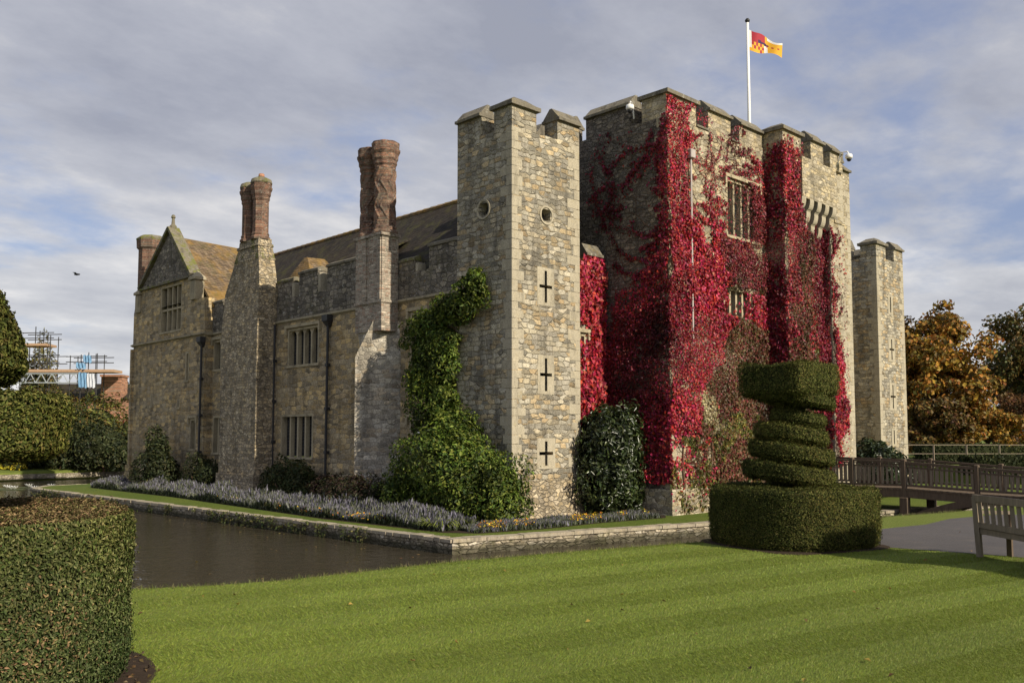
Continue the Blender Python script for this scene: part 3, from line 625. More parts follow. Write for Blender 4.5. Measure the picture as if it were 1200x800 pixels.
tower(25.4, 0.0, 'far battlemented stone tower to the right of the creeper-covered gatehouse', False, 11.45, [(8.5, 0.8, 0), (6.2, 1.05, 0.55), (3.8, 1.2, 0.6), (1.75, 0.7, 0)])

# link wall between tower and gatehouse
root = empty('curtain_wall', (3.1, 0.3, ISL), 'narrow creeper-covered wall squeezed between near tower and gatehouse', 'wall')
m = MB(); hz = [(3.40, 3.74, 4.0, 5.22)]; wall_panel(m, 'y', 0.3, TW, 4.9, ISL - .05, 7.55, hz); m.box(TW, 4.9, 0.31, 0.75, 7.54, 7.56); m.build('wall', M['tower'], root)
window(root, 'y', 0.3, 3.40, 3.74, 4.0, 5.22, 1, hood=True); merlon(root, 3.75, 4.55, 0.298, 0.72, 7.55, 7.9, M['tower'])
merlon(root, 3.125, 3.30, 0.298, 0.72, 7.55, 8.0, M['tower'])
root = empty('curtain_wall', (17.6, 1.9, ISL), 'shaded stone wall between gatehouse and far tower behind the bush', 'wall')
m = MB(); m.box(17.6, 25.41, 1.9, 2.6, ISL - .05, 8.6); m.build('wall', M['gate'], root)
for k in range(5): merlon(root, 17.8 + k*1.55, 18.7 + k*1.55, 1.898, 2.4, 8.6, 9.15, M['gate'])

# ================================================================== GATEHOUSE
GX, GY, GE = 4.78, -2.4, 17.65
zt, zm = 12.33, 13.07
gh = empty('gatehouse', (GX, GY, ISL), 'tall battlemented gatehouse covered in red creeper with a machicolated entrance', 'castle gatehouse')
w1 = window(gh, 'y', GY, 8.18, 10.3, 8.87, 10.9, 4, hood=True); w2 = window(gh, 'y', GY, 7.92, 9.70, 5.85, 7.0, 4, hood=False)
m = MB()
wall_panel(m, 'y', GY, GX, 10.76, ISL - .05, zt, [w1, w2], 0.3)
m.box(10.76, 12.1, -3.2, GY + 0.2, ISL - .05, zt)        # left gate turret
m.box(14.25, 15.42, -3.2, GY + 0.2, ISL - .05, zt - 0.1) # right gate turret
wall_panel(m, 'y', GY, 15.42, GE, ISL - .05, zt - .1)
m.box(12.1, 14.25, -2.85, GY + 0.2, 3.1, 10.05)          # bay above the gate
m.box(12.1, 14.25, -1.2, -1.0, ISL, 3.2)
m.add([(GE, GY, ISL), (GE, 6, ISL), (GE, 6, zt - .1), (GE, GY, zt - .1)], [(0, 1, 2, 3)])
t = 0.65
m.box(GX + t, 17.1, GY + t, 6.0, zt - 1.3, zt - 1.25)
for a in ((GX + .01, 10.75, GY + .012, GY + t),): m.box(a[0], a[1], a[2], a[3], zt - 1.24, zt - .003)
m.build('wall', M['gate'], gh)
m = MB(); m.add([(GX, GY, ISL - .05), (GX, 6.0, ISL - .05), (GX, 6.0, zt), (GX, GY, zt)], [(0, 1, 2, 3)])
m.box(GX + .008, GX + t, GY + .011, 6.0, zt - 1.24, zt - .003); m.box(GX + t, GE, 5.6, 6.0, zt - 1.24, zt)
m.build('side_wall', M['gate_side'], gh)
m = MB(); m.box(11.9, 14.6, -3.34, -2.86, 10.72, zt - 0.05); m.box(14.6, 15.44, -3.24, -2.6, 10.2, 10.34)
m.build('machicolation', M['gate'], gh)
for k in range(5):
    x = 11.98 + k*0.60; c = MB(); pr = [(-.02, 9.40)]
    for q in range(3):
        d0, z0_ = .02 + q*.155, 9.40 + q*.44
        pr += [(d0 + .155*math.sin(a_) + .02, z0_ + .41 - .36*math.cos(a_)) for a_ in np.linspace(.15, math.pi/2, 6)] + [(d0 + .165, z0_ + .44)]
    pr += [(.50, 10.74), (-.02, 10.74)]; kp = len(pr)
    c.add([(x - .15, -2.85 - d_, z_) for d_, z_ in pr] + [(x + .15, -2.85 - d_, z_) for d_, z_ in pr], [tuple(range(kp)), tuple(reversed(range(kp, 2*kp)))] + [(a_, (a_ + 1) % kp, kp + (a_ + 1) % kp, kp + a_) for a_ in range(kp)])
    c.build('corbel', M['quoin'], gh)
q1 = quoins(gh, GX, GY, 1, 1, ISL, zt, M['dressed']); quoins(gh, 15.42, -3.2, -1, 1, ISL, zt - 0.2, M['quoin']); quoins(gh, 14.25, -3.2, 1, 1, ISL, 10.0, M['quoin']); quoins(gh, GE, GY, -1, 1, ISL, zt - .2, M['quoin'])
G, S = M['gate'], M['gate_side']
merlon(gh, GX - .003, 6.42, GY - .003, -1.36, zt, zm, G, hip=True)
merlon(gh, GX - .002, GX + t, -0.86, 1.15, zt, zm - .02, S, axis='y'); merlon(gh, GX - .002, GX + t, 1.9, 3.4, zt, zm - .05, S, axis='y')
merlon(gh, 7.15, 8.55, GY - .002, GY + t, zt, zm, G); merlon(gh, 9.12, 10.72, GY - .002, GY + t, zt, zm - .04, G)
merlon(gh, 10.755, 12.1, -3.204, -2.3, zt, zm, G, hip=True)
merlon(gh, 12.58, 13.55, -3.344, -2.75, zt - .05, zm - .05, G); merlon(gh, 14.1, 15.0, -3.344, -2.75, zt - .05, zm - .12, G)
merlon(gh, 15.3, 15.43, -3.203, -2.7, zt - .12, zm - .3, G, axis='y'); merlon(gh, 16.95, GE + .002, GY - .002, GY + t, zt - .1, zm - .1, G)
for a in ((6.425, 7.147), (8.555, 9.115)): m = MB(); m.box(*a, GY - .05, GY + t + .05, zt + .002, zt + .07); m.build('crenel_sill', M['coping'], gh)
m = MB(); m.tube([(5.95, GY - .10, 11.2), (5.93, GY - .10, 4.5)], 0.035, 8); m.rbox(5.82, 6.08, GY - .22, GY, 11.1, 11.40, .03); m.build('drainpipe', M['oldpipe'], gh)
m = MB(); m.tube([(15.75, GY - .10, 10.0), (15.75, GY - .10, -.6)], 0.055, 8); m.rbox(15.58, 15.92, GY - .26, GY, 9.9, 10.35, .03)
for z in (8.2, 6.0, 3.8, 1.6): m.box(15.67, 15.83, GY - .16, GY, z, z + .07)
m.build('drainpipe', M['iron'], gh)
m = MB(); m.box(12.25, 14.1, -1.25, -1.2, ISL, 3.0); m.build('gate_door', M['timber'], gh)
m = MB(); m.prism([(GX - .06, GY - .07), (10.7, GY - .07), (10.7, GY), (GX, GY), (GX, .3), (GX - .06, .3)], ISL - .05, 0.08); m.build('plinth', M['gate'], gh)
# CCTV cameras
def cctv(loc, sx, label):
    r = empty('security_camera', loc, label, 'camera'); x, y, z = loc
    a = MB(); dx, dy = sx; a.tube([(x - dx*.05, y - dy*.05, z - .25), (x + dx*.12, y + dy*.12, z + .25), (x + dx*.40, y + dy*.40, z + .22), (x + dx*.45, y + dy*.45, z + .10)], 0.028, 6); a.build('bracket', M['white'], r)
    d = MB(); d.lathe(x + dx*.45, y + dy*.45, [(.05, z + .12), (.13, z + .08), (.14, z - .04), (.10, z - .08)], 14); d.build('housing', M['white'], r, True)
    e = MB(); e.lathe(x + dx*.45, y + dy*.45, [(.095, z - .07), (.09, z - .13), (.05, z - .18), (.01, z - .19)], 14); e.build('dome', M['black_plastic'], r, True)
cctv((GX - .02, -1.02, 12.8), (-.8, -.3), 'white dome camera in the battlement gap of the dark gatehouse side')
cctv((14.75, -3.36, 12.75), (0, -1), 'white dome camera on a bracket above the machicolated entrance')
# flagpole and flag
fp = empty('flagpole', (15.9, 1.3, 11.3), 'slim white flagpole on the gatehouse roof', 'flagpole')
m = MB(); m.tube([(15.9, 1.3, 11.27), (15.9, 1.3, 16), (15.9, 1.3, 20.25)], [0.085, 0.075, 0.06], 10); m.build('pole', M['white'], fp, True)
m = MB(); m.lathe(15.9, 1.3, [(0.02, 20.25), (0.10, 20.30), (0.11, 20.37), (0.06, 20.44), (0.01, 20.46)], 12); m.build('finial', M['iron'], fp, True)
fl = MB(); nx, nz = 30, 18
def flag_pt(i, j):
    s, tt = i/nx, j/nz; x = 0.07 + s*1.45; dz = -0.70*s**1.15 - 0.06*math.sin(s*9); wav = 0.13*math.sin(s*8.5 + tt*1.2)*s**.5
    hgt = 0.95*(1 - 0.38*s); return (15.9 + RX*x - FX*wav, 1.3 + RY*x - FY*wav, 19.93 + dz - tt*hgt + 0.08*math.sin(s*7 + tt*2)*s)
fl.v = [flag_pt(i, j) for i in range(nx + 1) for j in range(nz + 1)]
fcols = [simple('flag_' + nm, c, 0.7, 0.08) for nm, c in (('red', (0.36, 0.025, 0.04)), ('gold', (0.72, 0.38, 0.03)), ('white', (0.75, 0.72, 0.68)), ('dark', (0.05, 0.02, 0.07)))]
for i in range(nx):
    for j in range(nz):
        a = i*(nz + 1) + j; fl.f.append((a, a + nz + 1, a + nz + 2, a + 1)); s, tt = i/nx, j/nz
        c = 0
        if s < .5: c = 0 if tt < .5 else (1 if (i//2 + j//3) % 2 else 0)
        else: c = 1
        if (.44 < s < .54 and tt > .4) or (tt < .16 and s > .55): c = 2
        if abs(tt - .30 - .3*s) < .07 and s > .25 and s < .6: c = 3
        if s < .05: c = 2
        if s > .5 and .45 < tt < .58 and i % 5 < 2: c = 0
        if s < .3 and tt > .78: c = 1
        fl.mi.append(c)
f_ = fl.build('flag', fcols, None, True); tag(f_, 'red, gold and white quartered flag flying from the white pole', 'flag')

# ================================================================== WING WITH CHIMNEYS
wg = empty('castle_wing', (0.3, 2.6, ISL), 'long battlemented stone wing with tiled roof, gabled bay and mullioned windows', 'castle range')
WX, BX = 0.3, -0.1
hw = [window(wg, 'x', WX, 11.38, 13.76, 4.70, 6.22, 4, arch=True), window(wg, 'x', WX, 11.72, 14.22, 0.95, 2.68, 4, hood=False),
      window(wg, 'x', WX, 4.54, 5.46, 4.36, 6.12, 1, arch=True), window(wg, 'x', WX, 4.64, 5.46, 1.9, 2.42, 1), window(wg, 'x', WX, 19.5, 20.4, 1.05, 2.73, 2, hood=False), window(wg, 'x', WX, 19.7, 20.45, 4.9, 6.25, 1)]
m = MB(); wall_panel(m, 'x', WX, TD, 20.6, ISL - .05, 6.5, hw, .32); m.build('wall', M['wing'], wg)
hb = [window(wg, 'x', BX, 23.15, 25.62, 7.02, 9.33, 4, transom=8.12, hood=False), window(wg, 'x', BX, 22.2, 22.6, 4.48, 5.85, 1, hood=False), window(wg, 'x', BX, 21.3, 21.95, 1.2, 2.62, 1), window(wg, 'x', BX, 23.15, 23.42, 3.2, 3.6, 1, hood=False), window(wg, 'x', BX, 26.3, 26.55, 3.35, 3.95, 1, hood=False)]
m = MB(); wall_panel(m, 'x', BX, 20.6, 29.0, ISL - .05, 6.52, hb, .3)
m.add([(BX, 20.6, ISL), (WX + 3, 20.6, ISL), (WX + 3, 20.6, 8), (BX, 20.6, 8)], [(0, 1, 2, 3)]); m.add([(BX, 29, ISL), (9, 29, ISL), (9, 29, 8.2), (BX, 29, 8.2)], [(0, 1, 2, 3)])
m.box(BX - .12, BX + .3, 28.9, 29.12, ISL, 6.4); m.box(BX - .2, BX + .3, 28.6, 29.2, ISL - .05, .3)
m.build('bay_wall', M['wing'], wg)
m = MB(); wall_panel(m, 'x', BX - .02, 20.62, 29.02, 6.66, 8.3, hb, .3); wall_panel(m, 'x', BX - .02, 22.15, 28.05, 8.3, 9.42, hb, .3)
for e in ((20.62, 6.66, 8.3), (29.02, 6.66, 8.3), (22.15, 8.3, 9.42), (28.05, 8.3, 9.42)): m.add([(BX - .02, e[0], e[1]), (BX + .45, e[0], e[1]), (BX + .45, e[0], e[2]), (BX - .02, e[0], e[2])], [(0, 1, 2, 3)])
m.box(BX - .018, BX + .45, 20.63, 22.14, 8.28, 8.302); m.box(BX - .018, BX + .45, 28.06, 29.0, 8.28, 8.302)
m.build('bay_upper_wall', M['wing'], wg)
AP = 24.55                                             # gable
m = MB(); tri = [(22.2, 9.5), (28.0, 9.5), (AP + .1, 12.05)]
m.add([(BX - .05, y, z) for y, z in tri] + [(BX + .35, y, z) for y, z in tri], [(0, 1, 2), (3, 5, 4), (0, 3, 4, 1), (1, 4, 5, 2), (2, 5, 3, 0)]); m.build('gable', M['parapet'], wg)
m = MB()
m.bar((BX + .1, 22.0, 9.55), (BX + .1, AP + .1, 12.25), 0.6, 0.15); m.bar((BX + .1, 28.2, 9.55), (BX + .1, AP + .1, 12.25), 0.6, 0.15); m.box(BX - .16, BX + .3, 21.9, 28.2, 9.42, 9.53)
m.build('gable_coping', M['coping_moss'], wg)
m = MB(); m.lathe(BX + .1, AP + .1, [(.17, 12.1), (.19, 12.35), (.10, 12.45), (.07, 12.75), (.12, 12.8), (.08, 12.92), (.02, 12.95)], 8); m.build('gable_finial', M['coping_moss'], wg)
for y in (21.75, 28.35):
    m = MB(); m.rbox(BX - .15, BX + .35, y - .28, y + .28, 8.3, 9.25, .05); m.rbox(BX - .22, BX + .42, y - .36, y + .36, 9.25, 9.42, .05); m.hull([(BX - .15, y - .3, 9.42), (BX + .35, y - .3, 9.42), (BX + .35, y + .3, 9.42), (BX - .15, y + .3, 9.42)], [(BX + .08, y - .03, 9.7), (BX + .12, y - .03, 9.7), (BX + .12, y + .03, 9.7), (BX + .08, y + .03, 9.7)]); m.build('kneeler', M['dressed'], wg)
m = MB()
for (a, b, c, z, d) in ((TD, 20.6, WX, 6.5, .10), (20.5, 29.1, BX, 6.52, .13)):
    m.add([(c, a, z), (c - d, a, z + .05), (c - d, a, z + .11), (c, a, z + .16), (c, b, z), (c - d, b, z + .05), (c - d, b, z + .11), (c, b, z + .16)], [(0, 1, 5, 4), (1, 2, 6, 5), (2, 3, 7, 6), (0, 3, 2, 1), (4, 5, 6, 7)])
    m.box(c - .02, c + .4, a, b, z + .001, z + .159)
m.build('string_course', M['dressed'], wg)
PX = WX - .03
m = MB(); m.box(PX, PX + .45, TD, 20.6, 6.66, 7.55); m.build('parapet_wall', M['parapet'], wg)
for y0, y1, z in ((TD, 4.4, 8.3), (5.2, 6.1, 7.95), (7.75, 10.8, 8.45), (11.5, 12.9, 8.42), (13.5, 14.6, 8.25), (17.9, 19.0, 8.1), (19.6, 20.6, 8.0)):
    mo = MB(); mo.box(PX - .003, PX + .45, y0, y1, 7.53, z); mo = mo.build('merlon', M['parapet'], wg)
    c = MB(); coping(c, PX, PX + .45, y0, y1, z - .001, ov=.06, axis='y', h=.2); c.build('coping', M['coping_moss' if y0 in (5.2, 13.5) else 'coping'], mo)
    if y0 in (5.2, 11.5, 13.5):                        # worn stone stump in the gap
        c = MB(); c.rbox(PX - .02, PX + .4, y0 - .16, y0 - .02, 7.55, z - .08, .05); c.build('coping_end', M['quoin'], mo)
m = MB(); m.rbox(WX - .05, WX + .2, TD + .02, TD + .30, 6.9, 8.32, .03); m.build('corner_shaft', M['quoin'], wg)
# roofs
def slab(mb, a, b, c, d, t=.12):
    v = [Vector(p) for p in (a, b, c, d)]; nn = (v[1] - v[0]).cross(v[3] - v[0]).normalized()*t
    if nn.z < 0: nn = -nn
    mb.hull([tuple(p - nn) for p in v], [tuple(p) for p in v])
m = MB(); slab(m, (0.75, TD, 7.65), (0.75, 21.0, 7.65), (4.0, 22.5, 11.0), (4.0, TD, 11.12)); slab(m, (7.2, TD, 7.65), (7.2, 21.0, 7.65), (4.0, 22.5, 11.0), (4.0, TD, 11.12))
ro = m.build('roof', M['tiles'], wg)
m = MB()
for k in range(44): m.lathe(0, 0, [(.1, 0), (.1, .01)], 3) if False else m.tube([(4.0, TD + k*.455, 11.10 - .003*k), (4.0, TD + k*.455 + .44, 11.115 - .003*k)], .11, 6)
m.build('ridge_tiles', M['tiles_lichen'], ro)
m = MB(); slab(m, (0.2, AP + .1, 11.85), (8.0, AP + .1, 11.6), (8.0, 20.4, 7.9), (0.2, 20.4, 7.9)); slab(m, (0.2, AP + .1, 11.85), (8.0, AP + .1, 11.6), (8.0, 28.9, 7.9), (0.2, 28.9, 7.9)); m.build('bay_roof', M['tiles_lichen'], wg)
m = MB(); slab(m, (0.9, 13.0, 8.35), (2.6, 13.0, 8.5), (2.2, 14.1, 9.5), (1.3, 14.1, 9.45), .1); slab(m, (0.9, 13.0, 8.35), (0.9, 15.2, 8.35), (1.3, 14.3, 9.45), (1.3, 14.0, 9.45), .1); m.build('hipped_roof', M['tiles_lichen'], wg)
m = MB(); m.box(1.0, 2.4, 8.6, 10.6, 8.2, 8.75); slab(m, (.85, 8.4, 8.75), (.85, 10.8, 8.75), (2.9, 10.8, 9.75), (2.9, 8.4, 9.75), .08); m.build('dormer', M['tiles'], wg)
# breast + stack 1 (left, rubble)
m = MB()
bx, by0, by1 = -0.62, 14.7, 17.9
def rect(x0, x1, y0, y1, z): return [(x0, y0, z), (x1, y0, z), (x1, y1, z), (x0, y1, z)]
m.hull(rect(bx, .6, by0, by1, ISL - .05), rect(bx, .6, by0, by1, 6.3)); m.hull(rect(bx - .1, .5, by0 - .08, by1 + .08, ISL - .05), rect(bx - .08, .5, by0 - .06, by1 + .06, .2))
m.hull(rect(bx + .002, .42, by0 + .002, by1, 6.3), rect(bx + .06, .30, by0 - .02, by1 - .15, 8.0)); m.hull(rect(bx + .06, .30, by0 - .02, by1 - .15, 8.0), rect(bx + .10, .22, by0 + .15, 17.0, 9.3))
m.build('chimney_breast', M['rubble'], wg)
m = MB(); m.hull(rect(bx + .08, .24, by0 + .13, 17.02, 9.3), rect(bx + .13, .18, by0 + .28, 16.75, 9.85)); m.hull(rect(bx + .08, .22, by0 + .24, 16.8, 9.85), rect(bx + .10, .20, by0 + .26, 16.78, 9.98)); m.hull(rect(bx + .14, .16, by0 + .30, 16.7, 9.98), rect(bx + .15, .15, by0 + .31, 16.68, 10.2)); m.build('stack_base', M['rubble_moss'], wg)
def flue(cx, cy, z0, z1, r, zig, cap):
    def mod(a, z):
        if not zig or z < z0 + .35 or z > z1 - .95: return 1 + (.03*math.cos(8*a) if zig else 0)
        p = (a*8/(2*math.pi) + 2*abs(((z*1.1) % 1) - .5)*.9) % 1; return 1 + .13*max(0, 1 - abs(2*p - 1)*2.4) - .02
    zs = list(np.arange(z0 + .3, z1 - .9, .045 if zig else .4))
    prof = [(r*1.25, z0), (r*1.25, z0 + .10), (r*1.08, z0 + .16), (r*1.12, z0 + .26)] + [(r, z) for z in zs] + [(r, z1 - .88), (r*1.12, z1 - .80), (r*1.10, z1 - .70), (r*1.22, z1 - .62), (r*1.24, z1 - .48), (r*1.40, z1 - .36), (r*1.42, z1 - .28), (r*1.30, z1 - .24)] + ([(r*1.34, z1 - .02), (r*1.22, z1)] if zig else [(r*1.36, z1 - .12), (r*1.1, z1)])
    f = MB(); f.lathe(cx, cy, prof, 112 if zig else 8, math.pi/8, mod); fo = f.build('chimney_flue', M['brick'], wg)
    if cap: c = MB(); c.lathe(cx, cy, [(r*1.30, z1 - .14), (r*1.38, z1 - .10), (r*1.25, z1 + .05), (r*.7, z1 + .14), (r*.2, z1 + .16)], 20); c.build('flue_cap', M['coping_moss'], fo)
    else: c = MB(); c.lathe(cx, cy, [(r*.9, z1 - .1), (r*.9, z1 + .012)], 16); c.build('flue_mouth', M['void'], fo)
    return fo
fo = flue(-.20, 15.35, 10.18, 12.74, .335, False, True); flue(-.24, 16.25, 10.18, 12.68, .32, False, True)
c = MB(); c.lathe(-.20, 15.35, [(.14, 12.86), (.12, 13.04), (.09, 13.06)], 12); c.build('chimney_pot', M['far_brick'], fo)
# breast + stack 2 (right, canted pale buttress with brick shaft)
m = MB(); A, B, C_, D_ = (-.92, 7.05), (.62, 5.72), (.62, 7.6), (-.3, 7.55)
q = [A, (.31, 6.0), (.45, 7.6), (-.3, 7.55)]
m.prism(q, ISL - .05, 4.6); m.hull([(*p, 4.598) for p in q], [(-.46, 6.62, 5.9), (.31, 6.12, 5.9), (.45, 7.7, 5.9), (-.46, 7.7, 5.9)])
m.build('chimney_breast', M['breast'], wg)
m = MB(); m.hull(rect(-.46, .26, 6.15, 7.75, 5.5), rect(-.46, .26, 6.15, 7.75, 8.9)); m.box(-.51, .262, 6.10, 7.78, 6.5, 6.6); m.box(-.505, -.459, 6.20, 6.86, 6.6, 8.9); m.box(-.505, -.459, 7.06, 7.70, 6.6, 8.9); m.box(-.54, .30, 6.08, 7.82, 8.89, 9.0); m.build('chimney_shaft', M['palebrick'], wg)
flue(-.08, 6.52, 9.0, 12.36, .37, True, False); flue(-.10, 7.40, 9.0, 12.3, .35, True, False)
# octagonal twin stack at the far end
OS = (.55, 28.55); OT = (1.25, 29.45)
m = MB(); m.lathe(*OS, [(.66, 8.0), (.66, 11.75), (.76, 11.85), (.78, 12.3), (.70, 12.42)], 8, math.pi/8); m.lathe(*OT, [(.62, 8.0), (.62, 11.7), (.72, 11.8), (.74, 12.2), (.66, 12.3)], 8, math.pi/8); m.box(.1, 1.7, 28.2, 29.0, 7.0, 8.4); m.build('octagonal_stack', M['brick'], wg)
m = MB(); m.lathe(*OS, [(.785, 12.26), (.80, 12.36), (.6, 12.52)], 8, math.pi/8); m.build('stack_moss', M['coping_moss'], wg)
m = MB(); m.hull(rect(BX - .02, .6, 28.1, 29.02, 8.3), rect(BX - .02, .6, 28.1, 28.75, 9.0)); m.box(BX, .6, 27.9, 28.6, 9.0, 9.45); m.build('stepped_parapet', M['parapet'], wg)
for y, z, c, hop in ((10.6, 6.1, WX, True), (15.05 - .35, 6.5, WX, False), (20.72, 6.0, BX, True)):
    m = MB(); m.tube([(c - .10, y, z), (c - .10, y + .05, -.7)], .055, 8)
    if hop: m.hull(rect(c - .10, c, y - .08, y + .08, z - .05), rect(c - .26, c, y - .19, y + .19, z + .18)); m.box(c - .27, c, y - .2, y + .2, z + .18, z + .42)
    for k in range(3): m.rbox(c - .175, c, y - .08, y + .09, z - 1.6 - k*1.7, z - 1.48 - k*1.7, .01)
    m.build('drainpipe', M['iron'], wg)
for a in ((WX, 8.0, 14.6), (BX, 20.7, 28.5)): m = MB(); m.box(a[0] - .09, a[0], a[1], a[2], ISL - .05, .1); m.build('plinth', M['wing'], wg)

# ================================================================== CREEPERS
RED = np.array([(0.40, 0.018, 0.045), (0.32, 0.012, 0.034), (0.46, 0.040, 0.065), (0.22, 0.010, 0.022), (0.38, 0.055, 0.050), (0.16, 0.02, 0.02)])
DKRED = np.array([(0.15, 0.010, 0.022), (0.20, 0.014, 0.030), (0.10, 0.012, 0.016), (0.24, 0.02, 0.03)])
BROWN = np.array([(0.125, 0.050, 0.030), (0.10, 0.055, 0.024), (0.075, 0.060, 0.020), (0.16, 0.060, 0.035), (0.17, 0.028, 0.030), (0.12, 0.09, 0.035)])
GRNY = np.array([(0.10, 0.105, 0.022), (0.07, 0.085, 0.02), (0.17, 0.14, 0.03), (0.14, 0.06, 0.03)])
DULL = np.array([(0.24, 0.028, 0.036), (0.17, 0.022, 0.028), (0.30, 0.036, 0.042), (0.13, 0.045, 0.03), (0.10, 0.018, 0.02)])
CREAM = np.array([(0.42, 0.36, 0.19), (0.36, 0.30, 0.14), (0.48, 0.42, 0.26)])
SP, SN, ST = [], [], []
def creep(ax, c, u0, u1, z0, z1, dens, fn, nd):
    k = int((u1 - u0)*(z1 - z0)*dens*1.75); u = rng.uniform(u0, u1, k); z = rng.uniform(z0, z1, k)
    P = np.array([[c, 0, 0]]*k, float) if ax == 'x' else np.array([[0, c, 0]]*k, float)
    if ax == 'x': P[:, 1] = u
    else: P[:, 0] = u
    P[:, 2] = z
    a = vnoise(P, 1.1, 21); b = vnoise(P, 3.6, 22); d, t = fn(u, z, a, b)
    ok = rng.random(k) < d
    out = 0.02 + np.abs(rng.normal(0, 0.04, k)) + 0.22*np.clip(d - .5, 0, 1)*np.clip(1 + 1.2*vnoise(P, 2.0, 23) + .5*b, .1, 3)
    N = np.zeros((k, 3)); N[:, 0 if ax == 'x' else 1] = -1; P = P + N*out[:, None]; N[:, 2] = 0.25
    SP.append(P[ok]); SN.append(N[ok]); ST.append(t[ok])
def sel(conds, pals, default, k):
    t = pick(default, k)
    for c, p in zip(conds, pals): t = np.where(c[:, None], pick(p, k), t)
    return t
def f_front(u, z, a, b):
    k = len(u); e = 0.35*a + 0.22*b
    xr = np.interp(z, [-1, 1.5, 3, 4.5, 6, 7, 8, 9, 13], [5.3, 6.3, 6.35, 7.35, 8.3, 8.7, 7.0, 6.1, 5.9]) + e*.9
    d = np.where(u < xr, np.interp(z, [-1, 8.5, 10, 13], [.93, .93, .55, .42]) + .25*b*(z > 8.5), 0.0)
    d = np.where((z < 5.9 + e) & (u >= xr), 0.85, d)
    d = np.where((z > 6.9 + e*.5) & (z < 8.75 + e*.8) & (u > 7.2), 0.93, d)
    d = np.where((z >= 5.9 + e) & (z <= 7.0) & (u >= xr), 0.35 + .5*(u > 9.6), d)
    up = (z >= 8.6 + e) & (u >= xr)
    d = np.where(up, np.clip(0.12 + 0.30*b + .25*a - .06*(z - 9), 0.01, .75), d)
    d = np.where((z > 8.7) & (u > 9.7 + e*.4) & (z < 11.6), .85, d)
    d = np.where((z > 11.0) & (u > 6.0 + e), np.clip(0.02 + 0.5*b - .1, 0, .5), d)
    d = np.where((z > 11.3) & (u <= 6.0 + e), .55 + .3*b, d)
    d = np.where((z < 2.0 + e) & (u < 7.2) , np.clip(.42 + .6*b, 0.03, .9), d)
    d = np.where(z < 0.3 + .4*a, d*.6, d)
    pale = (u - 7.05 + .2*a)**2 + ((z - 2.95)*.75)**2 < .26 + .5*b
    d = np.where(pale, .62, d)
    win = ((u > 8.15) & (u < 9.75 + .2*b) & (z > 8.95 + .2*b) & (z < 10.85)) | ((u > 7.9) & (u < 9.65) & (z > 5.95) & (z < 6.98))
    d = np.where(win, np.where(u > 9.2, .22, .03), d)
    low = (z < 5.9 + e) & (u >= xr)
    t = sel([low, low & (z < 2.4 + e) & (b > 0), (z < 1.7 + e) & (u < 7.4) & (b + a*.5 > -.1), pale, (z > 6.9) & (u > 7.4 + .6*a) & (z < 8.8), (z >= 8.6) & (u > 8.4), (z > 6.9) & (u > 7.6) & (z < 8.8) & (b < -.45)], [BROWN, GRNY, GRNY, CREAM, DULL, DULL, BROWN], RED, k)
    return d, t
creep('y', GY, GX - .10, 10.76, -.7, 13.0, 520, f_front, -1)
def f_side(u, z, a, b):
    k = len(u); e = .35*a + .25*b
    yr = np.interp(z, [0, 3, 5, 6.5, 8, 9.5, 13], [.9, .8, .4, -.6, -1.4, -2.2, -2.6]) + e*1.0
    d = np.where(u < yr - .5, .93, np.where(u < yr + .3, .55 + .3*b, np.clip(.05 + .22*b + .10*a + .08*(8 - z)/8, 0.0, .5))); d = np.where(z < .25 + .3*a, 0, d); d = np.where((u > .12) & (z > 4), d*.5, d)
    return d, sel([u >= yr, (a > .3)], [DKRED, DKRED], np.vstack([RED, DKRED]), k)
creep('x', GX, GY - .10, 1.1, 0.0, 12.4, 480, f_side, -1)
def f_tl(u, z, a, b):
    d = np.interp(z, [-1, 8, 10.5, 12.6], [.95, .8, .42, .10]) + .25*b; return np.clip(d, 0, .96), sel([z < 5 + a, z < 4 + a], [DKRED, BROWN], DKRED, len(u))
creep('x', 10.76, -3.28, GY, -.7, 12.8, 560, f_tl, -1)
def f_tf(u, z, a, b):
    k = len(u); d = np.interp(z, [-1, 9, 10.5, 12.3, 12.9], [.95, .9, .62, .35, .15]) + .15*b
    d = np.where((z > 10.2 + .3*a) & (u > 11.5 + (12.5 - z)*.2), d*.3, d)
    return np.clip(d, 0, .96), sel([(z < 5.5 + a), (z < 4.6 + a) & (b > -.1), (u > 11.5 + .3*a) & (z < 8.5 + a)], [np.vstack([DULL, BROWN]), GRNY, BROWN], np.vstack([DULL, DULL, RED]), k)
creep('y', -3.2, 10.68, 12.16, -.7, 12.9, 560, f_tf, -1)
def f_bay(u, z, a, b):
    k = len(u); d = np.interp(z, [2.6, 8.5, 10.2, 10.6], [.95, .93, .55, .1]) + .2*b - .35*np.clip(u - 13.4, 0, 1)*(z > 6)
    return np.clip(d, 0, .95), sel([(u < 13.2) & (z < 7.5 + a), (z < 5.5 + a) & (b > 0), u > 13.3], [np.vstack([BROWN, RED]), GRNY, DKRED], np.vstack([DULL, BROWN]), k)
creep('y', -2.85, 12.1, 14.25, 2.6, 10.4, 480, f_bay, -1)
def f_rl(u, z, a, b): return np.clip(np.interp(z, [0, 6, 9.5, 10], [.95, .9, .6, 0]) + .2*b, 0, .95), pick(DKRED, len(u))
creep('x', 14.25, -3.2, -2.85, 0, 10, 500, f_rl, -1)
def f_rf(u, z, a, b):
    k = len(u); lim = np.interp(z, [0, 1.6, 2.0, 4.0, 5.2, 8, 10], [14.6, 14.7, 15.2, 15.1, 14.65, 14.5, 14.35]) + .12*b
    d = np.where(u < lim, .9, .03); d = np.where((z > 6) & (u < lim), .55 + .3*b, d); return np.clip(d, 0, .95), sel([b > .4], [DKRED], RED, k)
creep('y', -3.2, 14.19, 15.42, 0.6, 10, 520, f_rf, -1)
sm = MB()
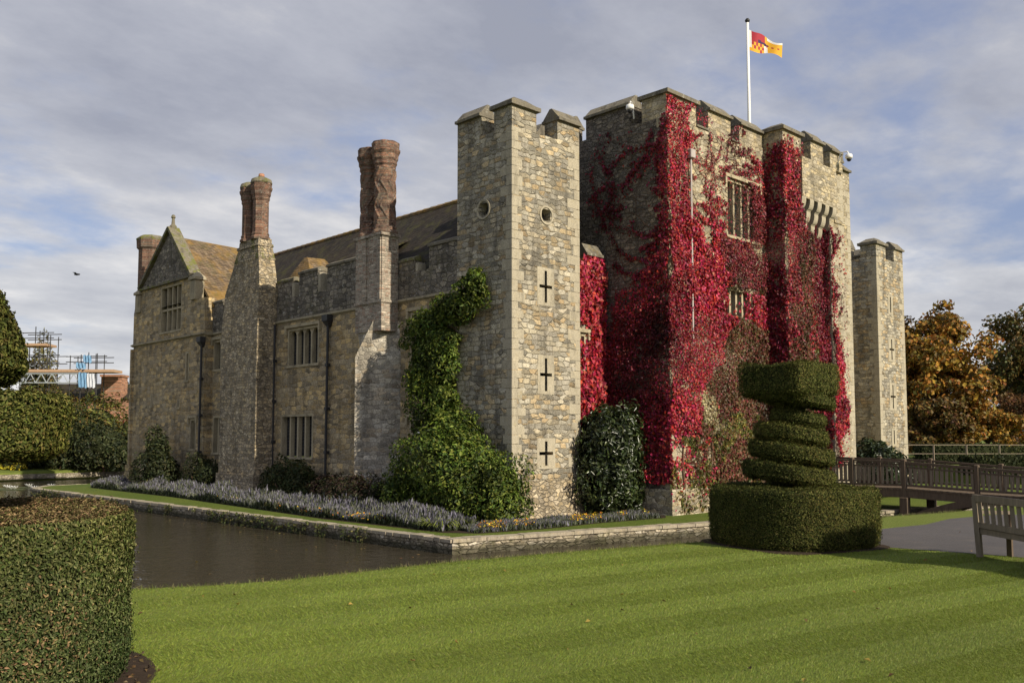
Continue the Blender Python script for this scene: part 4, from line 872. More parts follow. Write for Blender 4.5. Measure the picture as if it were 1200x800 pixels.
def stems(ax, c, u0, u1, z0, z1, count, r=.008, leafy=0.0, pal=None, skip=None):
    for _ in range(count):
        u, z = random.uniform(u0, u1), random.uniform(z0, z1); a = random.choice((random.uniform(-.4, .6), random.uniform(.9, 2.2), random.uniform(2.6, 3.5))); pts = []
        for s in range(random.randint(6, 15)):
            pts.append(W3(ax, c, u, z, .02)); u += .22*math.cos(a); z += .22*math.sin(a); a += random.uniform(-.40, .40)
            if not (u0 - .1 < u < u1 + .1 and z < z1 + .3): break
        if len(pts) > 2:
            sm.tube(pts, [r*(1 - .6*i/len(pts)) for i in range(len(pts))], 4)
            if leafy and random.random() < leafy:
                kk = int(len(pts)*random.uniform(5, 16)); q = np.array(pts); f = rng.random(kk)*(len(pts) - 1.01); b_ = f.astype(int)
                L_ = q[b_] + (q[b_ + 1] - q[b_])*(f - b_)[:, None] + rng.normal(0, .055, (kk, 3)); L_[:, 0 if ax == 'x' else 1] = c - np.abs(rng.normal(.05, .03, kk))
                if skip is not None: L_ = L_[~skip(L_)]
                N__ = np.zeros((len(L_), 3)); N__[:, 0 if ax == 'x' else 1] = -1; N__[:, 2] = .25
                SP.append(L_); SN.append(N__); ST.append(pick(pal, len(L_)))
inwin = lambda P: (P[:, 0] > 8.2) & (P[:, 0] < 9.9) & (P[:, 2] > 8.9) & (P[:, 2] < 10.9)
stems('y', GY, GX + .1, 10.6, 8.2, 12.2, 170, .008, .34, np.vstack([RED, DULL]), inwin); stems('y', GY, GX + .1, 8.5, 0, 4, 40, .018, .4, np.vstack([GRNY, RED])); stems('x', GX, GY, 1.0, 1, 11.8, 120, .008, .34, DKRED); stems('y', -3.2, 10.9, 11.9, 9, 12.4, 34, .008, .6, DULL)
stems('y', -3.2, 14.3, 15.1, 3, 9.5, 20, .008, .5, DULL); stems('x', 10.76, -3.2, GY, 9, 12.4, 16, .008, .5, DKRED)
P_, N_, T_ = np.vstack(SP), np.vstack(SN), np.vstack(ST); print('creeper leaves', len(P_))
cr = empty('red_creeper', (GX, GY, ISL), 'crimson climbing creeper spread over the tall gatehouse walls', 'climbing plant')
T_ = T_*(1 + .34*vnoise(P_, 1.5, 31) + .16*vnoise(P_, 6.0, 32))[:, None]
leaf_mesh('foliage', P_, N_, .088*np.clip(1 + .35*vnoise(P_, 1.2, 33), .6, 1.6), M['red_leaf'], cr, .55, np.clip(T_, .004, 1), .8, .14, (0, 0, -1), .6)
for x in (6.6, 7.0, 8.4, 9.6, 5.4): sm.tube([(x + .06*math.sin(i*1.7 + x), GY - .04, -.75 + i*.5) for i in range(9)], [.04 - .003*i for i in range(9)], 6)
sm.build('stem', M['stem'], cr)['kind'] = 'stuff'
SP, SN, ST = [], [], []
def f_link(u, z, a, b):
    k = len(u); d = np.interp(z, [0, 5, 7.3, 7.8], [.9, .8, .7, .15]) + .35*b - .55*((u < 3.85) & (z > 3.9) & (z < 6.0)); return np.clip(d, 0, .95), pick(np.vstack([RED, RED[2:3], RED[4:5]]), k)
creep('y', .3, 3.13, 4.70, -.3, 7.9, 420, f_link, -1)
cr2 = empty('red_creeper', (3.9, .3, ISL), 'bright red sunlit creeper on the narrow wall beside the square tower', 'climbing plant')
leaf_mesh('foliage', np.vstack(SP), np.vstack(SN), .15, M['red_leaf'], cr2, .6, np.vstack(ST)*1.1, .8, .14, (0, 0, -1), .6)
sm = MB(); stems('y', .3, 3.2, 4.6, 0, 7, 26, .014); sm.build('stem', M['stem'], cr2)['kind'] = 'stuff'

# ================================================================== SHRUBS
def shrub(name, label, cat, blobs, L, mat, pal, loc, dens=260, group=None, up=.35, aspect=.45, w=None, stems_=4, bright=1.0, lump=.30, lo=.66):
    r = empty(name, loc, label, cat, group); Ps, Ns, bodies = [], [], []
    for i, (c, rad, sd_) in enumerate(blobs):
        k = int(dens*4*math.pi*((rad[0]*rad[1])**1.6/3 + (rad[0]*rad[2])**1.6/3 + (rad[1]*rad[2])**1.6/3)**(1/1.6))
        P, N = blob(c, rad, k, sd_, lump=lump, lo=lo, zcut=loc[2]); Ps.append(P); Ns.append(N); bodies.append(blobbody(c, rad, min(.72, lo - .06)))
    P, N = np.vstack(Ps), np.vstack(Ns); N = N + np.array([0, 0, up])
    t = pick(pal, len(P), w)*(1 + .35*vnoise(P, 3.0, 9))[:, None]*bright
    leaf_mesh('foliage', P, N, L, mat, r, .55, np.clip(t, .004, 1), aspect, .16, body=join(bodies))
    m = MB(); c0 = blobs[0][0]
    for k in range(stems_):
        a = 6.28*k/max(1, stems_); m.tube([(loc[0] + .1*math.cos(a), loc[1] + .1*math.sin(a), loc[2] - .05), (c0[0] + .3*math.cos(a), c0[1] + .3*math.sin(a), (loc[2] + c0[2])/2), (c0[0] + .5*math.cos(a), c0[1] + .5*math.sin(a), c0[2])], [.05, .04, .02], 5)
    if stems_: m.build('stem', M['stem'], r)
    return r
WIS = [(0.055, 0.090, 0.011), (0.085, 0.125, 0.015), (0.12, 0.16, 0.022), (0.035, 0.060, 0.010), (0.16, 0.19, 0.032)]
shrub('climbing_shrub', 'bushy green climbing shrub mounded at the near tower and trained up its shaded side', 'climbing plant',
      [((-1.0, 1.9, .45), (1.25, 2.1, 1.55), 1), ((-.75, -.35, .05), (.85, .9, .95), 2), ((-.55, 2.2, 1.7), (.75, 1.35, 1.0), 3), ((-.3, 3.3, 3.0), (.6, 1.0, 1.1), 4), ((-.2, 3.6, 4.2), (.6, 1.15, .95), 5), ((-.15, 3.8, 5.35), (.5, 1.05, .75), 6), ((-.25, 2.4, 5.95), (.5, .85, .5), 7), ((-.35, 1.45, 6.55), (.5, .66, .62), 8), ((-.2, 4.2, 3.6), (.4, .6, .6), 31), ((-.3, 3.0, 4.9), (.45, .7, .5), 32), ((-1.3, 3.6, -.1), (.9, .9, .8), 10)],
      .135, M['leaf'], WIS, (-.5, 2.2, ISL), 430, stems_=5, lump=.42, lo=.55)
shrub('evergreen_shrub', 'tall rounded glossy evergreen shrub in front of the tower and red creeper', 'shrub', [((3.85, -.6, .75), (1.12, 1.0, 1.45), 11), ((3.8, -.6, 1.65), (1.0, .95, 1.15), 12), ((4.1, -.75, .0), (.95, .8, .9), 13)], .20, M['leaf_glossy'], [(0.030, 0.045, 0.013), (0.045, 0.062, 0.018), (0.065, 0.082, 0.026), (0.02, 0.03, 0.010)], (3.85, -.6, ISL), 300, aspect=.36)
shrub('evergreen_shrub', 'glossy dark shrub between gatehouse and far tower behind the bridge', 'shrub', [((19.9, -2.3, .4), (1.9, 1.3, 1.35), 14), ((18.7, -2.9, .1), (1.1, .9, 1.1), 15), ((21.5, -2.2, 0), (1.2, .9, 1.0), 16)], .26, M['leaf_glossy'], [(0.030, 0.045, 0.016), (0.05, 0.065, 0.024), (0.02, 0.03, 0.012)], (19.9, -2.3, ISL), 120, aspect=.36)
DK = [(0.030, 0.042, 0.014), (0.042, 0.052, 0.016), (0.060, 0.062, 0.020), (0.022, 0.030, 0.012)]
shrub('conifer_shrub', 'dark loose conifer-like shrub under the gabled bay', 'shrub', [((-1.3, 22.7, .1), (1.0, 1.3, 1.1), 17), ((-1.3, 22.9, 1.1), (.65, .85, 1.1), 18)], .16, M['leaf'], DK, (-1.3, 22.7, ISL), 190)
shrub('wall_shrub', 'low dark wall shrub beside the rubble chimney breast', 'shrub', [((-.55, 19.6, .0), (.55, 1.25, 1.05), 19)], .13, M['leaf'], DK, (-.5, 19.6, ISL), 220, stems_=2)
shrub('wall_shrub', 'broad dark wall shrub under the four-light ground window', 'shrub', [((-.35, 12.6, -.05), (.55, 1.9, 1.0), 20), ((-.4, 11.4, -.2), (.5, .9, .8), 21)], .13, M['leaf'], [(0.035, 0.052, 0.014), (0.05, 0.065, 0.018), (0.075, 0.07, 0.02)], (-.3, 12.6, ISL), 240, stems_=2)
shrub('wall_shrub', 'shadowed straggly shrub at the foot of the pale chimney breast', 'shrub', [((-.9, 8.6, -.25), (.6, 1.1, .75), 22), ((-1.7, 6.2, -.2), (.8, 1.2, .8), 23), ((-1.9, 4.6, -.3), (.8, 1.0, .7), 24)], .12, M['leaf'], [(0.045, 0.035, 0.018), (0.05, 0.028, 0.02), (0.04, 0.045, 0.016)], (-1.5, 6.2, ISL), 240, stems_=3)

# ================================================================== FLOWER BORDERS
def polyline_pts(pts, wid, k, side):
    pts = [np.array(p, float) for p in pts]; seg = [np.linalg.norm(b - a) for a, b in zip(pts[:-1], pts[1:])]; tot = sum(seg); out = []
    i = rng.choice(len(seg), k, p=np.array(seg)/tot); s = rng.random(k); wv = rng.random(k)
    A = np.array([pts[j] for j in i]); B = np.array([pts[j + 1] for j in i]); d = (B - A)/np.linalg.norm(B - A, axis=1, keepdims=True); nn = np.stack([-d[:, 1], d[:, 0]], 1)*side
    return A + (B - A)*s[:, None] + nn*(wv*wid)[:, None], wv
def border(name, label, pts, wid, side, k, h, violet, loc, yellow=None, grey=.35):
    xy, wv = polyline_pts(pts, wid, k, side); P3 = np.column_stack([xy, np.zeros(k)]); cl = vnoise(P3, 2.0, 41)
    z = ISL + h*(rng.random(k)**.8)*(.55 + .5*wv)*np.clip(1 + .55*cl, .35, 1.8)
    P = np.column_stack([xy, z]); N = rng.normal(0, 1, (k, 3)); N[:, 2] *= .25
    t = pick([(0.050, 0.065, 0.028), (0.075, 0.088, 0.042), (0.10, 0.11, 0.065), (0.035, 0.048, 0.016)], k)
    ks = int(k*violet); xy2, wv2 = polyline_pts(pts, wid*.95, ks, side); cl2 = vnoise(np.column_stack([xy2, np.zeros(ks)]), 2.0, 41)
    z2 = ISL + h*(.55 + .5*wv2)*np.clip(1 + .55*cl2, .35, 1.8)*rng.uniform(.85, 1.25, ks); P2 = np.column_stack([xy2, z2]); N2 = rng.normal(0, 1, (ks, 3)); N2[:, 2] *= .15
    t2 = pick([(0.165, 0.155, 0.20), (0.215, 0.205, 0.25), (0.11, 0.105, 0.13), (0.165, 0.17, 0.15), (0.12, 0.13, 0.085), (0.10, 0.11, 0.06)], ks)
    PP, NN, TT = np.vstack([P, P2]), np.vstack([N, N2]), np.vstack([t, t2])
    o = leaf_mesh(name, PP, NN, .17, M['leaf'], None, .15, TT, .24, .05, (0, 0, 1), .22, loc=loc); tag(o, label, 'flower border', kind='stuff'); return o
border('lavender_border', 'hazy violet lavender border along the chimneyed wing', [(-2.65, 27.5), (-2.75, 17.7), (-3.45, 9.0), (-3.8, 4.2)], 1.2, 1, 24000, .40, .44, (-3, 17, ISL))
border('lavender_border', 'shaded violet lavender beneath the green climbing shrub', [(-3.75, 4.2), (-3.75, -1.2)], 1.3, 1, 9000, .35, .42, (-3, 2, ISL))
border('lavender_border', 'low green border with sparse violet at the foot of the near tower', [(-3.3, -2.05), (-1.2, -2.45), (1.0, -2.35), (3.9, -2.65)], 1.3, 1, 17000, .10, .34, (0, -2, ISL))
def sprinkle(name, label, pts, wid, side, k, zr, pal, L):
    xy, wv = polyline_pts(pts, wid, k, side); cl = vnoise(np.column_stack([xy, np.zeros(k)]), 2.6, 51); ok = cl > .15; xy = xy[ok]
    P = np.column_stack([xy, ISL + rng.uniform(*zr, len(xy))]); N = np.zeros_like(P); N[:, 2] = 1
    o = leaf_mesh(name, P, N, L, M['leaf'], None, .5, pick(pal, len(xy)), .9, .1, loc=(*pts[0], ISL)); tag(o, label, 'flowers', kind='stuff')
YEL = [(0.62, 0.42, 0.02), (0.55, 0.30, 0.02), (0.66, 0.52, 0.05), (0.45, 0.16, 0.02)]
sprinkle('bedding_flowers', 'small yellow and orange bedding flowers along the sunny border', [(-3.1, -2.1), (-1.2, -2.5), (1.0, -2.4), (3.6, -2.65)], .35, 1, 950, (.12, .3), YEL, .055)
sprinkle('bedding_flowers', 'sparse yellow and orange flowers edging the long lavender border', [(-3.1, 13), (-3.5, 9.0), (-3.85, 4.0), (-3.85, 1)], .3, 1, 420, (.12, .3), YEL, .055)
sl = MB(); sl.add([(x, y, ISL + .006) for x, y in ((-2.7, 27.6), (-2.8, 17.7), (-3.5, 9.0), (-3.9, 4.2), (-3.85, -1.4), (-3.3, -2.2), (-1.2, -2.55), (1.0, -2.45), (4.0, -2.75), (4.7, -2.2), (4.7, .2), (3.2, .2), (3.1, -.1), (-.1, -.1), (-.1, 2.6), (.2, 2.6), (.2, 27.6))], [tuple(range(17))])
tag(sl.build('flower_bed_soil', M['soil']), kind='structure')
k = 260; c = np.array([-3.45, -.75]); ang = rng.uniform(0, 6.28, k); dl = np.column_stack([np.cos(ang), np.sin(ang), np.zeros(k)])
o = empty('daylily_clump', (-3.45, -.75, ISL), 'yellow-green strappy clump at the corner of the border', 'plant'); m = MB()
for i in range(90):
    a = random.uniform(0, 6.28); l = random.uniform(.45, .85); wv = .018; p0 = Vector((-3.45 + .12*math.cos(a), -.75 + .3*math.sin(a), ISL)); pts = []
    for s in range(6):
        t = s/5; pts.append(p0 + Vector((math.cos(a)*l*t*.75, math.sin(a)*l*t*.75, l*(1.25*t - 1.0*t*t)*.95)))
    b = Vector((-math.sin(a), math.cos(a), 0))*wv
    m.add([tuple(p + b*(1 - .8*(i_/5)**2)) for i_, p in enumerate(pts)] + [tuple(p - b*(1 - .8*(i_/5)**2)) for i_, p in enumerate(pts)], [(j, j + 1, 7 + j, 6 + j) for j in range(5)])
m.build('leaf_blades', simple('daylily_leaf', (0.17, 0.20, 0.03), .5, .4), o)
k = 2600; tt = rng.random(k); P = np.column_stack([np.interp(tt, [0, 1], [-4.97, -4.75]) - rng.uniform(0, .09, k), np.interp(tt, [0, 1], [28.5, -2.6]), WAT + rng.uniform(0.0, .40, k)]); ok = vnoise(P, 1.3, 61) > .0; P = P[ok]; N = np.tile([-1.0, 0, .4], (len(P), 1))
o = leaf_mesh('moat_wall_weeds', P, N, .11, M['leaf'], None, .6, pick([(0.05, 0.07, 0.018), (0.09, 0.10, 0.03), (0.13, 0.12, 0.04)], len(P)), .5, .1, loc=(-5, 12, WAT)); tag(o, 'trailing weeds on the shaded moat wall', 'weeds', kind='stuff')

# ================================================================== TOPIARY
BOXC = [(0.075, 0.088, 0.020), (0.11, 0.118, 0.030), (0.15, 0.145, 0.045), (0.055, 0.066, 0.016), (0.18, 0.165, 0.06)]
YEW = [(0.060, 0.072, 0.014), (0.080, 0.092, 0.018), (0.105, 0.110, 0.026), (0.042, 0.052, 0.012), (0.13, 0.118, 0.034)]
def drumprof(r, h, c=.07): return [(r*.96, 0), (r, .12), (r*1.0, h - c), (r - c*.35, h - c*.2), (r - c, h), (r*.5, h + .01), (.02, h + .02)]
def topiary(x, y, label, dens, L):
    t = empty('spiral_topiary', (x, y, 0), label, 'topiary', 'spiral yews on clipped drums'); rot = -.30
    clipped('clipped_drum', [revolve(drumprof(1.17, .93), 56, 1.0, x, y, rot)], dens, L, YEW, t)
    s = []
    for (z, r, th, ox) in ((1.13, .72, .150, -.03), (1.47, .66, .135, .02), (1.78, .57, .125, .02), (2.05, .42, .10, .13), (2.37, .60, .10, .10)):
        s.append(revolve([(r*.28, z - th*.55), (r*.60, z - th*.85), (r*.90, z - th*.85), (r, z - th*.5), (r*1.0, z + th*.65), (r*.95, z + th*.93), (r*.60, z + th*1.0), (.02, z + th)], 32, .2, x + RX*ox, y + RY*ox, 0, 1, 1, -.145*RX, -.145*RY))
    s.append(revolve([(.24, .9), (.22, 2.4)], 20, 0, x, y))
    clipped('spiral_tier', s, dens, L, YEW, t)
    clipped('clipped_top', [revolve([(.20, 2.36), (.46, 2.40), (.565, 2.46), (.585, 2.52), (.585, 2.905), (.57, 2.935), (.3, 2.945), (.02, 2.945)], 88, 16, x, y, R(-6))], dens, L, YEW, t)
    m = MB(); m.tube([(x, y, 0), (x, y, 2.3)], .10, 8); m.build('trunk', M['bark'], t)
topiary(-5.51, -12.37, 'spiral-clipped yew on a squarish drum beside the bridge', 7500, .030)
topiary(-5.8, -18.4, 'spiral yew out on the lawn by the bench', 900, .08)
nx_, ny_ = -17.925, -12.62
t = empty('tiered_topiary', (nx_, ny_, 0), 'big close-up clipped round hedge with browned flat top and tiers above', 'topiary')
def brn(P, N): return np.where(N[:, 2] > .6, .85, np.clip(.06 + .5*vnoise(P, 1.3, 71), .02, .6))
clipped('clipped_drum', [revolve(drumprof(1.36, 1.21, .05), 64, .1, nx_, ny_)], 13000, .030, BOXC, t, .018, brn)
clipped('clipped_tier', [revolve([(.3, 1.58), (.80, 1.60), (.90, 1.66), (.92, 1.98), (.87, 2.03), (.3, 2.04), (.02, 2.04)], 48, .3, nx_, ny_)], 9500, .032, YEW, t, .02)
clipped('clipped_cone', [revolve([(.2, 2.12), (.54, 2.14), (.64, 2.25), (.61, 2.42), (.47, 2.72), (.26, 3.1), (.02, 3.4)], 40, 0, nx_, ny_)], 6500, .04, YEW, t, .02)
m = MB(); m.tube([(nx_, ny_, 0), (nx_, ny_, 2.3)], .07, 8); m.build('trunk', M['bark'], t)
s = MB(); v, f = revolve([(1.585, .004), (1.57, .012), (1.4, .03), (1.2, .04)], 60, 0, nx_, ny_); s.add(v, f); tag(s.build('topiary_soil', M['soil']), kind='structure')
s = MB(); v, f = revolve([(1.24, .004), (1.23, .010), (1.1, .02), (.9, .03)], 60, 2.4, -5.51, -12.37, -.30); s.add(v, f); tag(s.build('topiary_soil', M['soil']), kind='structure')

k = 420; a = rng.uniform(0, 6.28, k); q = rng.uniform(1.38, 1.62, k); P = np.column_stack([nx_ + q*np.cos(a), ny_ + q*np.sin(a), rng.uniform(.012, .03, k)])
o = leaf_mesh('leaf_litter', P, np.tile([0, 0, 1.0], (k, 1)), .045, M['leaf'], None, .45, pick([(0.10, 0.065, 0.03), (0.06, 0.04, 0.022), (0.14, 0.09, 0.04)], k), .6, .2, loc=(nx_, ny_, 0)); tag(o, 'brown clippings on the bare soil ring', 'litter', kind='stuff')
# ================================================================== GRASS
def edge_y(x): return np.interp(x, [b[0] for b in bank[:15]], [b[1] for b in bank[:15]])
k = 760000
D = 5.3*(18.0/5.3)**(rng.random(k)**1.0); X = rng.uniform(-.62, .62, k)*D
gx, gy = CX + RX*X + FX*D, CY + RY*X + FY*D
ok = (gy < edge_y(gx) - .02) & (gx > -18.5) & (((gx - nx_)**2 + (gy - ny_)**2) > 1.56**2) & (((gx + 5.51)**2 + (gy + 12.37)**2) > 1.22**2)
ppx, ppy = np.array([p[0] for p in pp]), np.array([p[1] for p in pp]); ins = np.zeros(k, bool); j = len(pp) - 1
for i in range(len(pp)):
    c = ((ppy[i] > gy) != (ppy[j] > gy)) & (gx < (ppx[j] - ppx[i])*(gy - ppy[i])/(ppy[j] - ppy[i]) + ppx[i]); ins ^= c; j = i
ok &= ~ins; gx, gy, D = gx[ok], gy[ok], D[ok]; k = len(gx)
sdir = np.array([.98, -.2]); q = gx*.2 + gy*.98; stripe = np.where((np.floor(q/.62) % 2) > 0, 1.0, -1.0)
P0 = np.column_stack([gx, gy, np.zeros(k)]); cl = vnoise(P0, 1.2, 81); cl2 = vnoise(P0, 5.0, 82)
h = .016*(1 + .10*cl2)*rng.uniform(.5, 1.3, k); lean = rng.normal(0, .38, (k, 2)) + (stripe*.85)[:, None]*sdir
tip = P0 + np.column_stack([lean*h[:, None], h]); a = rng.uniform(0, 6.28, k); wd = .0016*np.clip(D/6, 1, 3)
bb = np.column_stack([np.cos(a), np.sin(a), np.zeros(k)])*wd[:, None]
V = np.empty((k, 3, 3)); V[:, 0] = P0 - bb; V[:, 1] = P0 + bb; V[:, 2] = tip
me = bpy.data.meshes.new('grass'); me.vertices.add(3*k); me.vertices.foreach_set('co', V.ravel()); me.loops.add(3*k); me.loops.foreach_set('vertex_index', np.arange(3*k, dtype=np.int32))
me.polygons.add(k); me.polygons.foreach_set('loop_start', np.arange(0, 3*k, 3, dtype=np.int32))
tc_ = pick([(0.185, 0.245, 0.034), (0.205, 0.26, 0.038), (0.225, 0.27, 0.048), (0.155, 0.215, 0.030), (0.29, 0.27, 0.10)], k, [.32, .32, .2, .12, .04])*(1 + .12*cl + .05*cl2)[:, None]
C = np.ones((3*k, 4), np.float32); C[:, :3] = np.repeat(tc_, 3, axis=0); ca = me.color_attributes.new('tint', 'FLOAT_COLOR', 'POINT'); ca.data.foreach_set('color', C.ravel())
me.materials.append(M['blade']); me.update(calc_edges=True); tag(link('grass', me), 'short mown grass blades of the striped lawn', 'grass', kind='stuff')
k = 55; D_ = rng.uniform(6, 17, k); X_ = rng.uniform(-.4, .55, k)*D_; gx = CX + RX*X_ + FX*D_; gy = CY + RY*X_ + FY*D_; ok = gy < edge_y(gx) - .2; P = np.column_stack([gx, gy, rng.uniform(.018, .028, k)])[ok]
o = leaf_mesh('fallen_leaves', P, np.tile([0, 0, 1.0], (len(P), 1)), .05, M['leaf'], None, .35, pick([(0.22, 0.13, 0.04), (0.30, 0.20, 0.05), (0.13, 0.08, 0.03)], len(P)), .7, .2, loc=(-8, -14, 0)); tag(o, 'few fallen brown leaves scattered on the mown lawn', 'leaves', kind='stuff')
# taller fringe along the bank
k = 4200; gx = rng.uniform(-15.9, 3.5, k); gy = edge_y(gx) - rng.uniform(0, .14, k); P = np.column_stack([gx, gy, rng.uniform(-.03, .03, k)]); N = rng.normal(0, 1, (k, 3)); N[:, 2] *= .2
o = leaf_mesh('bank_grass', P, N, .075, M['blade'], None, .2, pick([(0.10, 0.13, 0.03), (0.15, 0.16, 0.05), (0.20, 0.18, 0.08)], k), .10, .02, (0, 0, 1), .5, loc=(-8, -10.5, 0)); tag(o, 'uncut grass fringe on the moat bank', 'grass', kind='stuff')

# ================================================================== BRIDGE
br = empty('timber_bridge', (13.2, -7.0, WAT), 'weathered timber footbridge with balustrades crossing the moat to the gatehouse', 'bridge')
ys = [-2.9, -4.4, -6.7, -9.0, -10.4, -12.4]; dzs = [0.0, 0.0, .02, -.07, -.10, -.02]
def dz(y): return float(np.interp(-y, [-v for v in ys], dzs))
def rz(y): return float(np.interp(-y, [2.9, 6.7, 9.0, 10.4, 12.4], [.97, .90, .76, .68, .70]))
m = MB(); y = -12.4
while y < -2.9:
    m.box(12.0, 14.4, y + .006, y + .19, dz(y) - .06, dz(y)); y += .2
m.build('deck', M['timber'], br)
m = MB()
for x in (12.1, 13.2, 14.3):
    for a, b in zip(ys[:-1], ys[1:]): m.bar((x, a, dz(a) - .19), (x, b, dz(b) - .19), .16, .25)
m.build('beam', M['timber'], br)
for x in (12.08, 14.32):
    r_ = MB()
    for a, b in zip(ys[:-1], ys[1:]):
        r_.bar((x, a, rz(a)), (x, b, rz(b)), .12, .07); r_.bar((x, a, dz(a) + .10), (x, b, dz(b) + .10), .07, .07); r_.bar((x, a, rz(a) - .16), (x, b, rz(b) - .16), .06, .05)
    r_.build('rail', M['timber'], br)
    b_ = MB(); y = -12.3
    while y < -3.0: b_.box(x - .015, x + .015, y, y + .065, dz(y) + .13, rz(y) - .18); y += .165
    b_.build('balusters', M['timber_pale'], br)
    for y in (-3.1, -4.9, -6.75, -9.1, -11.2):
        p_ = MB(); p_.rbox(x - .075, x + .075, y - .075, y + .075, dz(y) - .32, rz(y) + .10, .02); p_.build('post', M['timber'], br)
    for y in (-6.75,):
        p_ = MB(); p_.rbox(x - .13, x + .13, y - .14, y + .14, WAT - .4, dz(y) - .31, .02); p_.build('pile', M['timber'], br)
    c_ = MB(); pts = [(x, -6.9 - 2.9*t, -1.0 + .72*math.sin(t*1.5)) for t in np.linspace(0, 1, 9)]
    for a, b in zip(pts[:-1], pts[1:]): c_.bar(a, b, .16, .24)
    c_.build('brace', M['timber'], br)
# ================================================================== BENCH
bo = view(6.86, 13.62); al = Vector((.07*RX - .998*FX, .07*RY - .998*FY, 0)).normalized(); fr = Vector((RX*.995 + FX*.1, RY*.995 + FY*.1, 0)); fr = (fr - al*fr.dot(al)).normalized()
be = empty('garden_bench', (bo[0], bo[1], 0), 'weathered slatted timber garden bench at the edge of the asphalt path', 'bench')
def bp(a, f, z): return tuple(Vector((bo[0], bo[1], 0)) + al*a + fr*f + Vector((0, 0, z)))
BL = 1.9
for a in (0, BL/2, BL):
    if a != BL/2:
        m = MB(); m.bar(bp(a, 0, 0), bp(a, -.05, .88), .07, .09); m.build('back_leg', M['timber_pale'], be)
        m = MB(); m.bar(bp(a, .46, 0), bp(a, .46, .63), .07, .07); m.build('front_leg', M['timber'], be)
        m = MB(); m.bar(bp(a, -.02, .655), bp(a, .52, .64), .09, .045); m.bar(bp(a, .02, .36), bp(a, .44, .36), .045, .07); m.build('armrest', M['timber_pale'], be)
m = MB(); m.bar(bp(-.03, -.05, .86), bp(BL + .03, -.05, .86), .055, .10); m.build('top_rail', M['timber_pale'], be)
m = MB(); m.bar(bp(0, -.015, .47), bp(BL, -.015, .47), .04, .08); m.build('lower_rail', M['timber_pale'], be)
m = MB()
for i in range(12): a = .10 + i*(BL - .2)/11; m.bar(bp(a, -.02, .50), bp(a, -.045, .82), .055, .018)
m.build('back_slats', M['timber_pale'], be)
m = MB()
for i in range(6): m.bar(bp(-.02, .04 + i*.085, .42), bp(BL + .02, .04 + i*.085, .42), .07, .025)
m.bar(bp(0, .46, .38), bp(BL, .46, .38), .03, .08); m.bar(bp(0, .0, .38), bp(BL, .0, .38), .03, .08); m.build('seat', M['timber_pale'], be)

# ================================================================== TREES AND FAR PLANTING
def tree(name, label, X, D, H, crad, trunk, pal, nclump, per, L, seed, sparse=0.0, cz=.58, group=None, w=None, spread_z=.42):
    rr = random.Random(seed); x, y, _ = view(X, D); t = empty(name, (x, y, 0), label, 'tree', group); m = MB(); tips = []
    def limb(p, d, l, r, depth):
        pts = [p]; rs = [r]
        for i in range(4):
            d = (d + Vector((rr.uniform(-.22, .22), rr.uniform(-.22, .22), rr.uniform(-.05, .2)))).normalized(); p = p + d*l/4; pts.append(p); rs.append(r*(1 - .16*(i + 1)))
        m.tube([tuple(q) for q in pts], rs, 6 if depth else 9)
        if depth >= 3: tips.append(p); return
        for i in range(4 if depth == 0 else 3):
            a = rr.uniform(0, 6.28) ; nd = (d*rr.uniform(.5, .9) + Vector((math.cos(a), math.sin(a), rr.uniform(-.1, .5)))*rr.uniform(.6, .9)).normalized()
            limb(pts[-1 - (i % 2)], nd, l*rr.uniform(.55, .78), r*.52, depth + 1)
        tips.append(pts[-1])
    limb(Vector((x, y, -.2)), Vector((0, 0, 1)), H*.34, trunk, 0)
    m.build('trunk', M['bark'], t)
    C = []
    for i in range(nclump):
        while True:
            v = Vector((rr.uniform(-1, 1), rr.uniform(-1, 1), rr.uniform(-1, 1)))
            if .35 < v.length < 1: break
        C.append(((x + v.x*crad, y + v.y*crad, H*cz + v.z*H*spread_z), rr.uniform(.55, 1.15)*crad*.26))
    for p in tips: C.append(((p.x, p.y, min(p.z, H)), rr.uniform(.5, .9)*crad*.22))
    P, N, T = [], [], []; shade = []
    for c, r in C:
        if rr.random() < sparse: continue
        k = int(per*(r/(crad*.26))**2); v = rng.normal(0, 1, (k, 3)); v /= np.linalg.norm(v, axis=1, keepdims=True); q = rng.random(k)**.45
        P.append(np.array(c) + v*(r*q)[:, None]*np.array([1.15, 1.15, .8])); N.append(v + np.array([0, 0, .5])); T.append(pick(pal, k, w)*rr.uniform(.7, 1.3))
    leaf_mesh('crown', np.vstack(P), np.vstack(N), L, M['leaf'], t, .7, np.clip(np.vstack(T), .004, 1), .7, .12)
    return t
ORG = [(0.28, 0.15, 0.024), (0.33, 0.175, 0.028), (0.21, 0.13, 0.024), (0.17, 0.13, 0.028), (0.34, 0.15, 0.026), (0.12, 0.09, 0.025)]
OLV = [(0.095, 0.088, 0.022), (0.07, 0.078, 0.02), (0.14, 0.095, 0.022), (0.16, 0.095, 0.025), (0.05, 0.056, 0.018)]
tree('autumn_tree', 'orange-brown autumn tree just right of the far tower', 35.5, 76, 13.2, 4.6, .45, ORG, 95, 230, .38, 5, .05, .50, spread_z=.47)
tree('autumn_tree', 'thin-topped brownish autumn tree partly hidden by the far tower', 32.6, 80, 14.4, 3.0, .35, [(0.12, 0.085, 0.05), (0.15, 0.09, 0.04), (0.09, 0.07, 0.03)], 34, 120, .32, 6, .25, .66, spread_z=.34)
tree('autumn_tree', 'dark olive spreading tree at the right edge', 48.0, 84, 13.8, 5.4, .5, OLV, 75, 210, .36, 8, .12, .66, spread_z=.32)
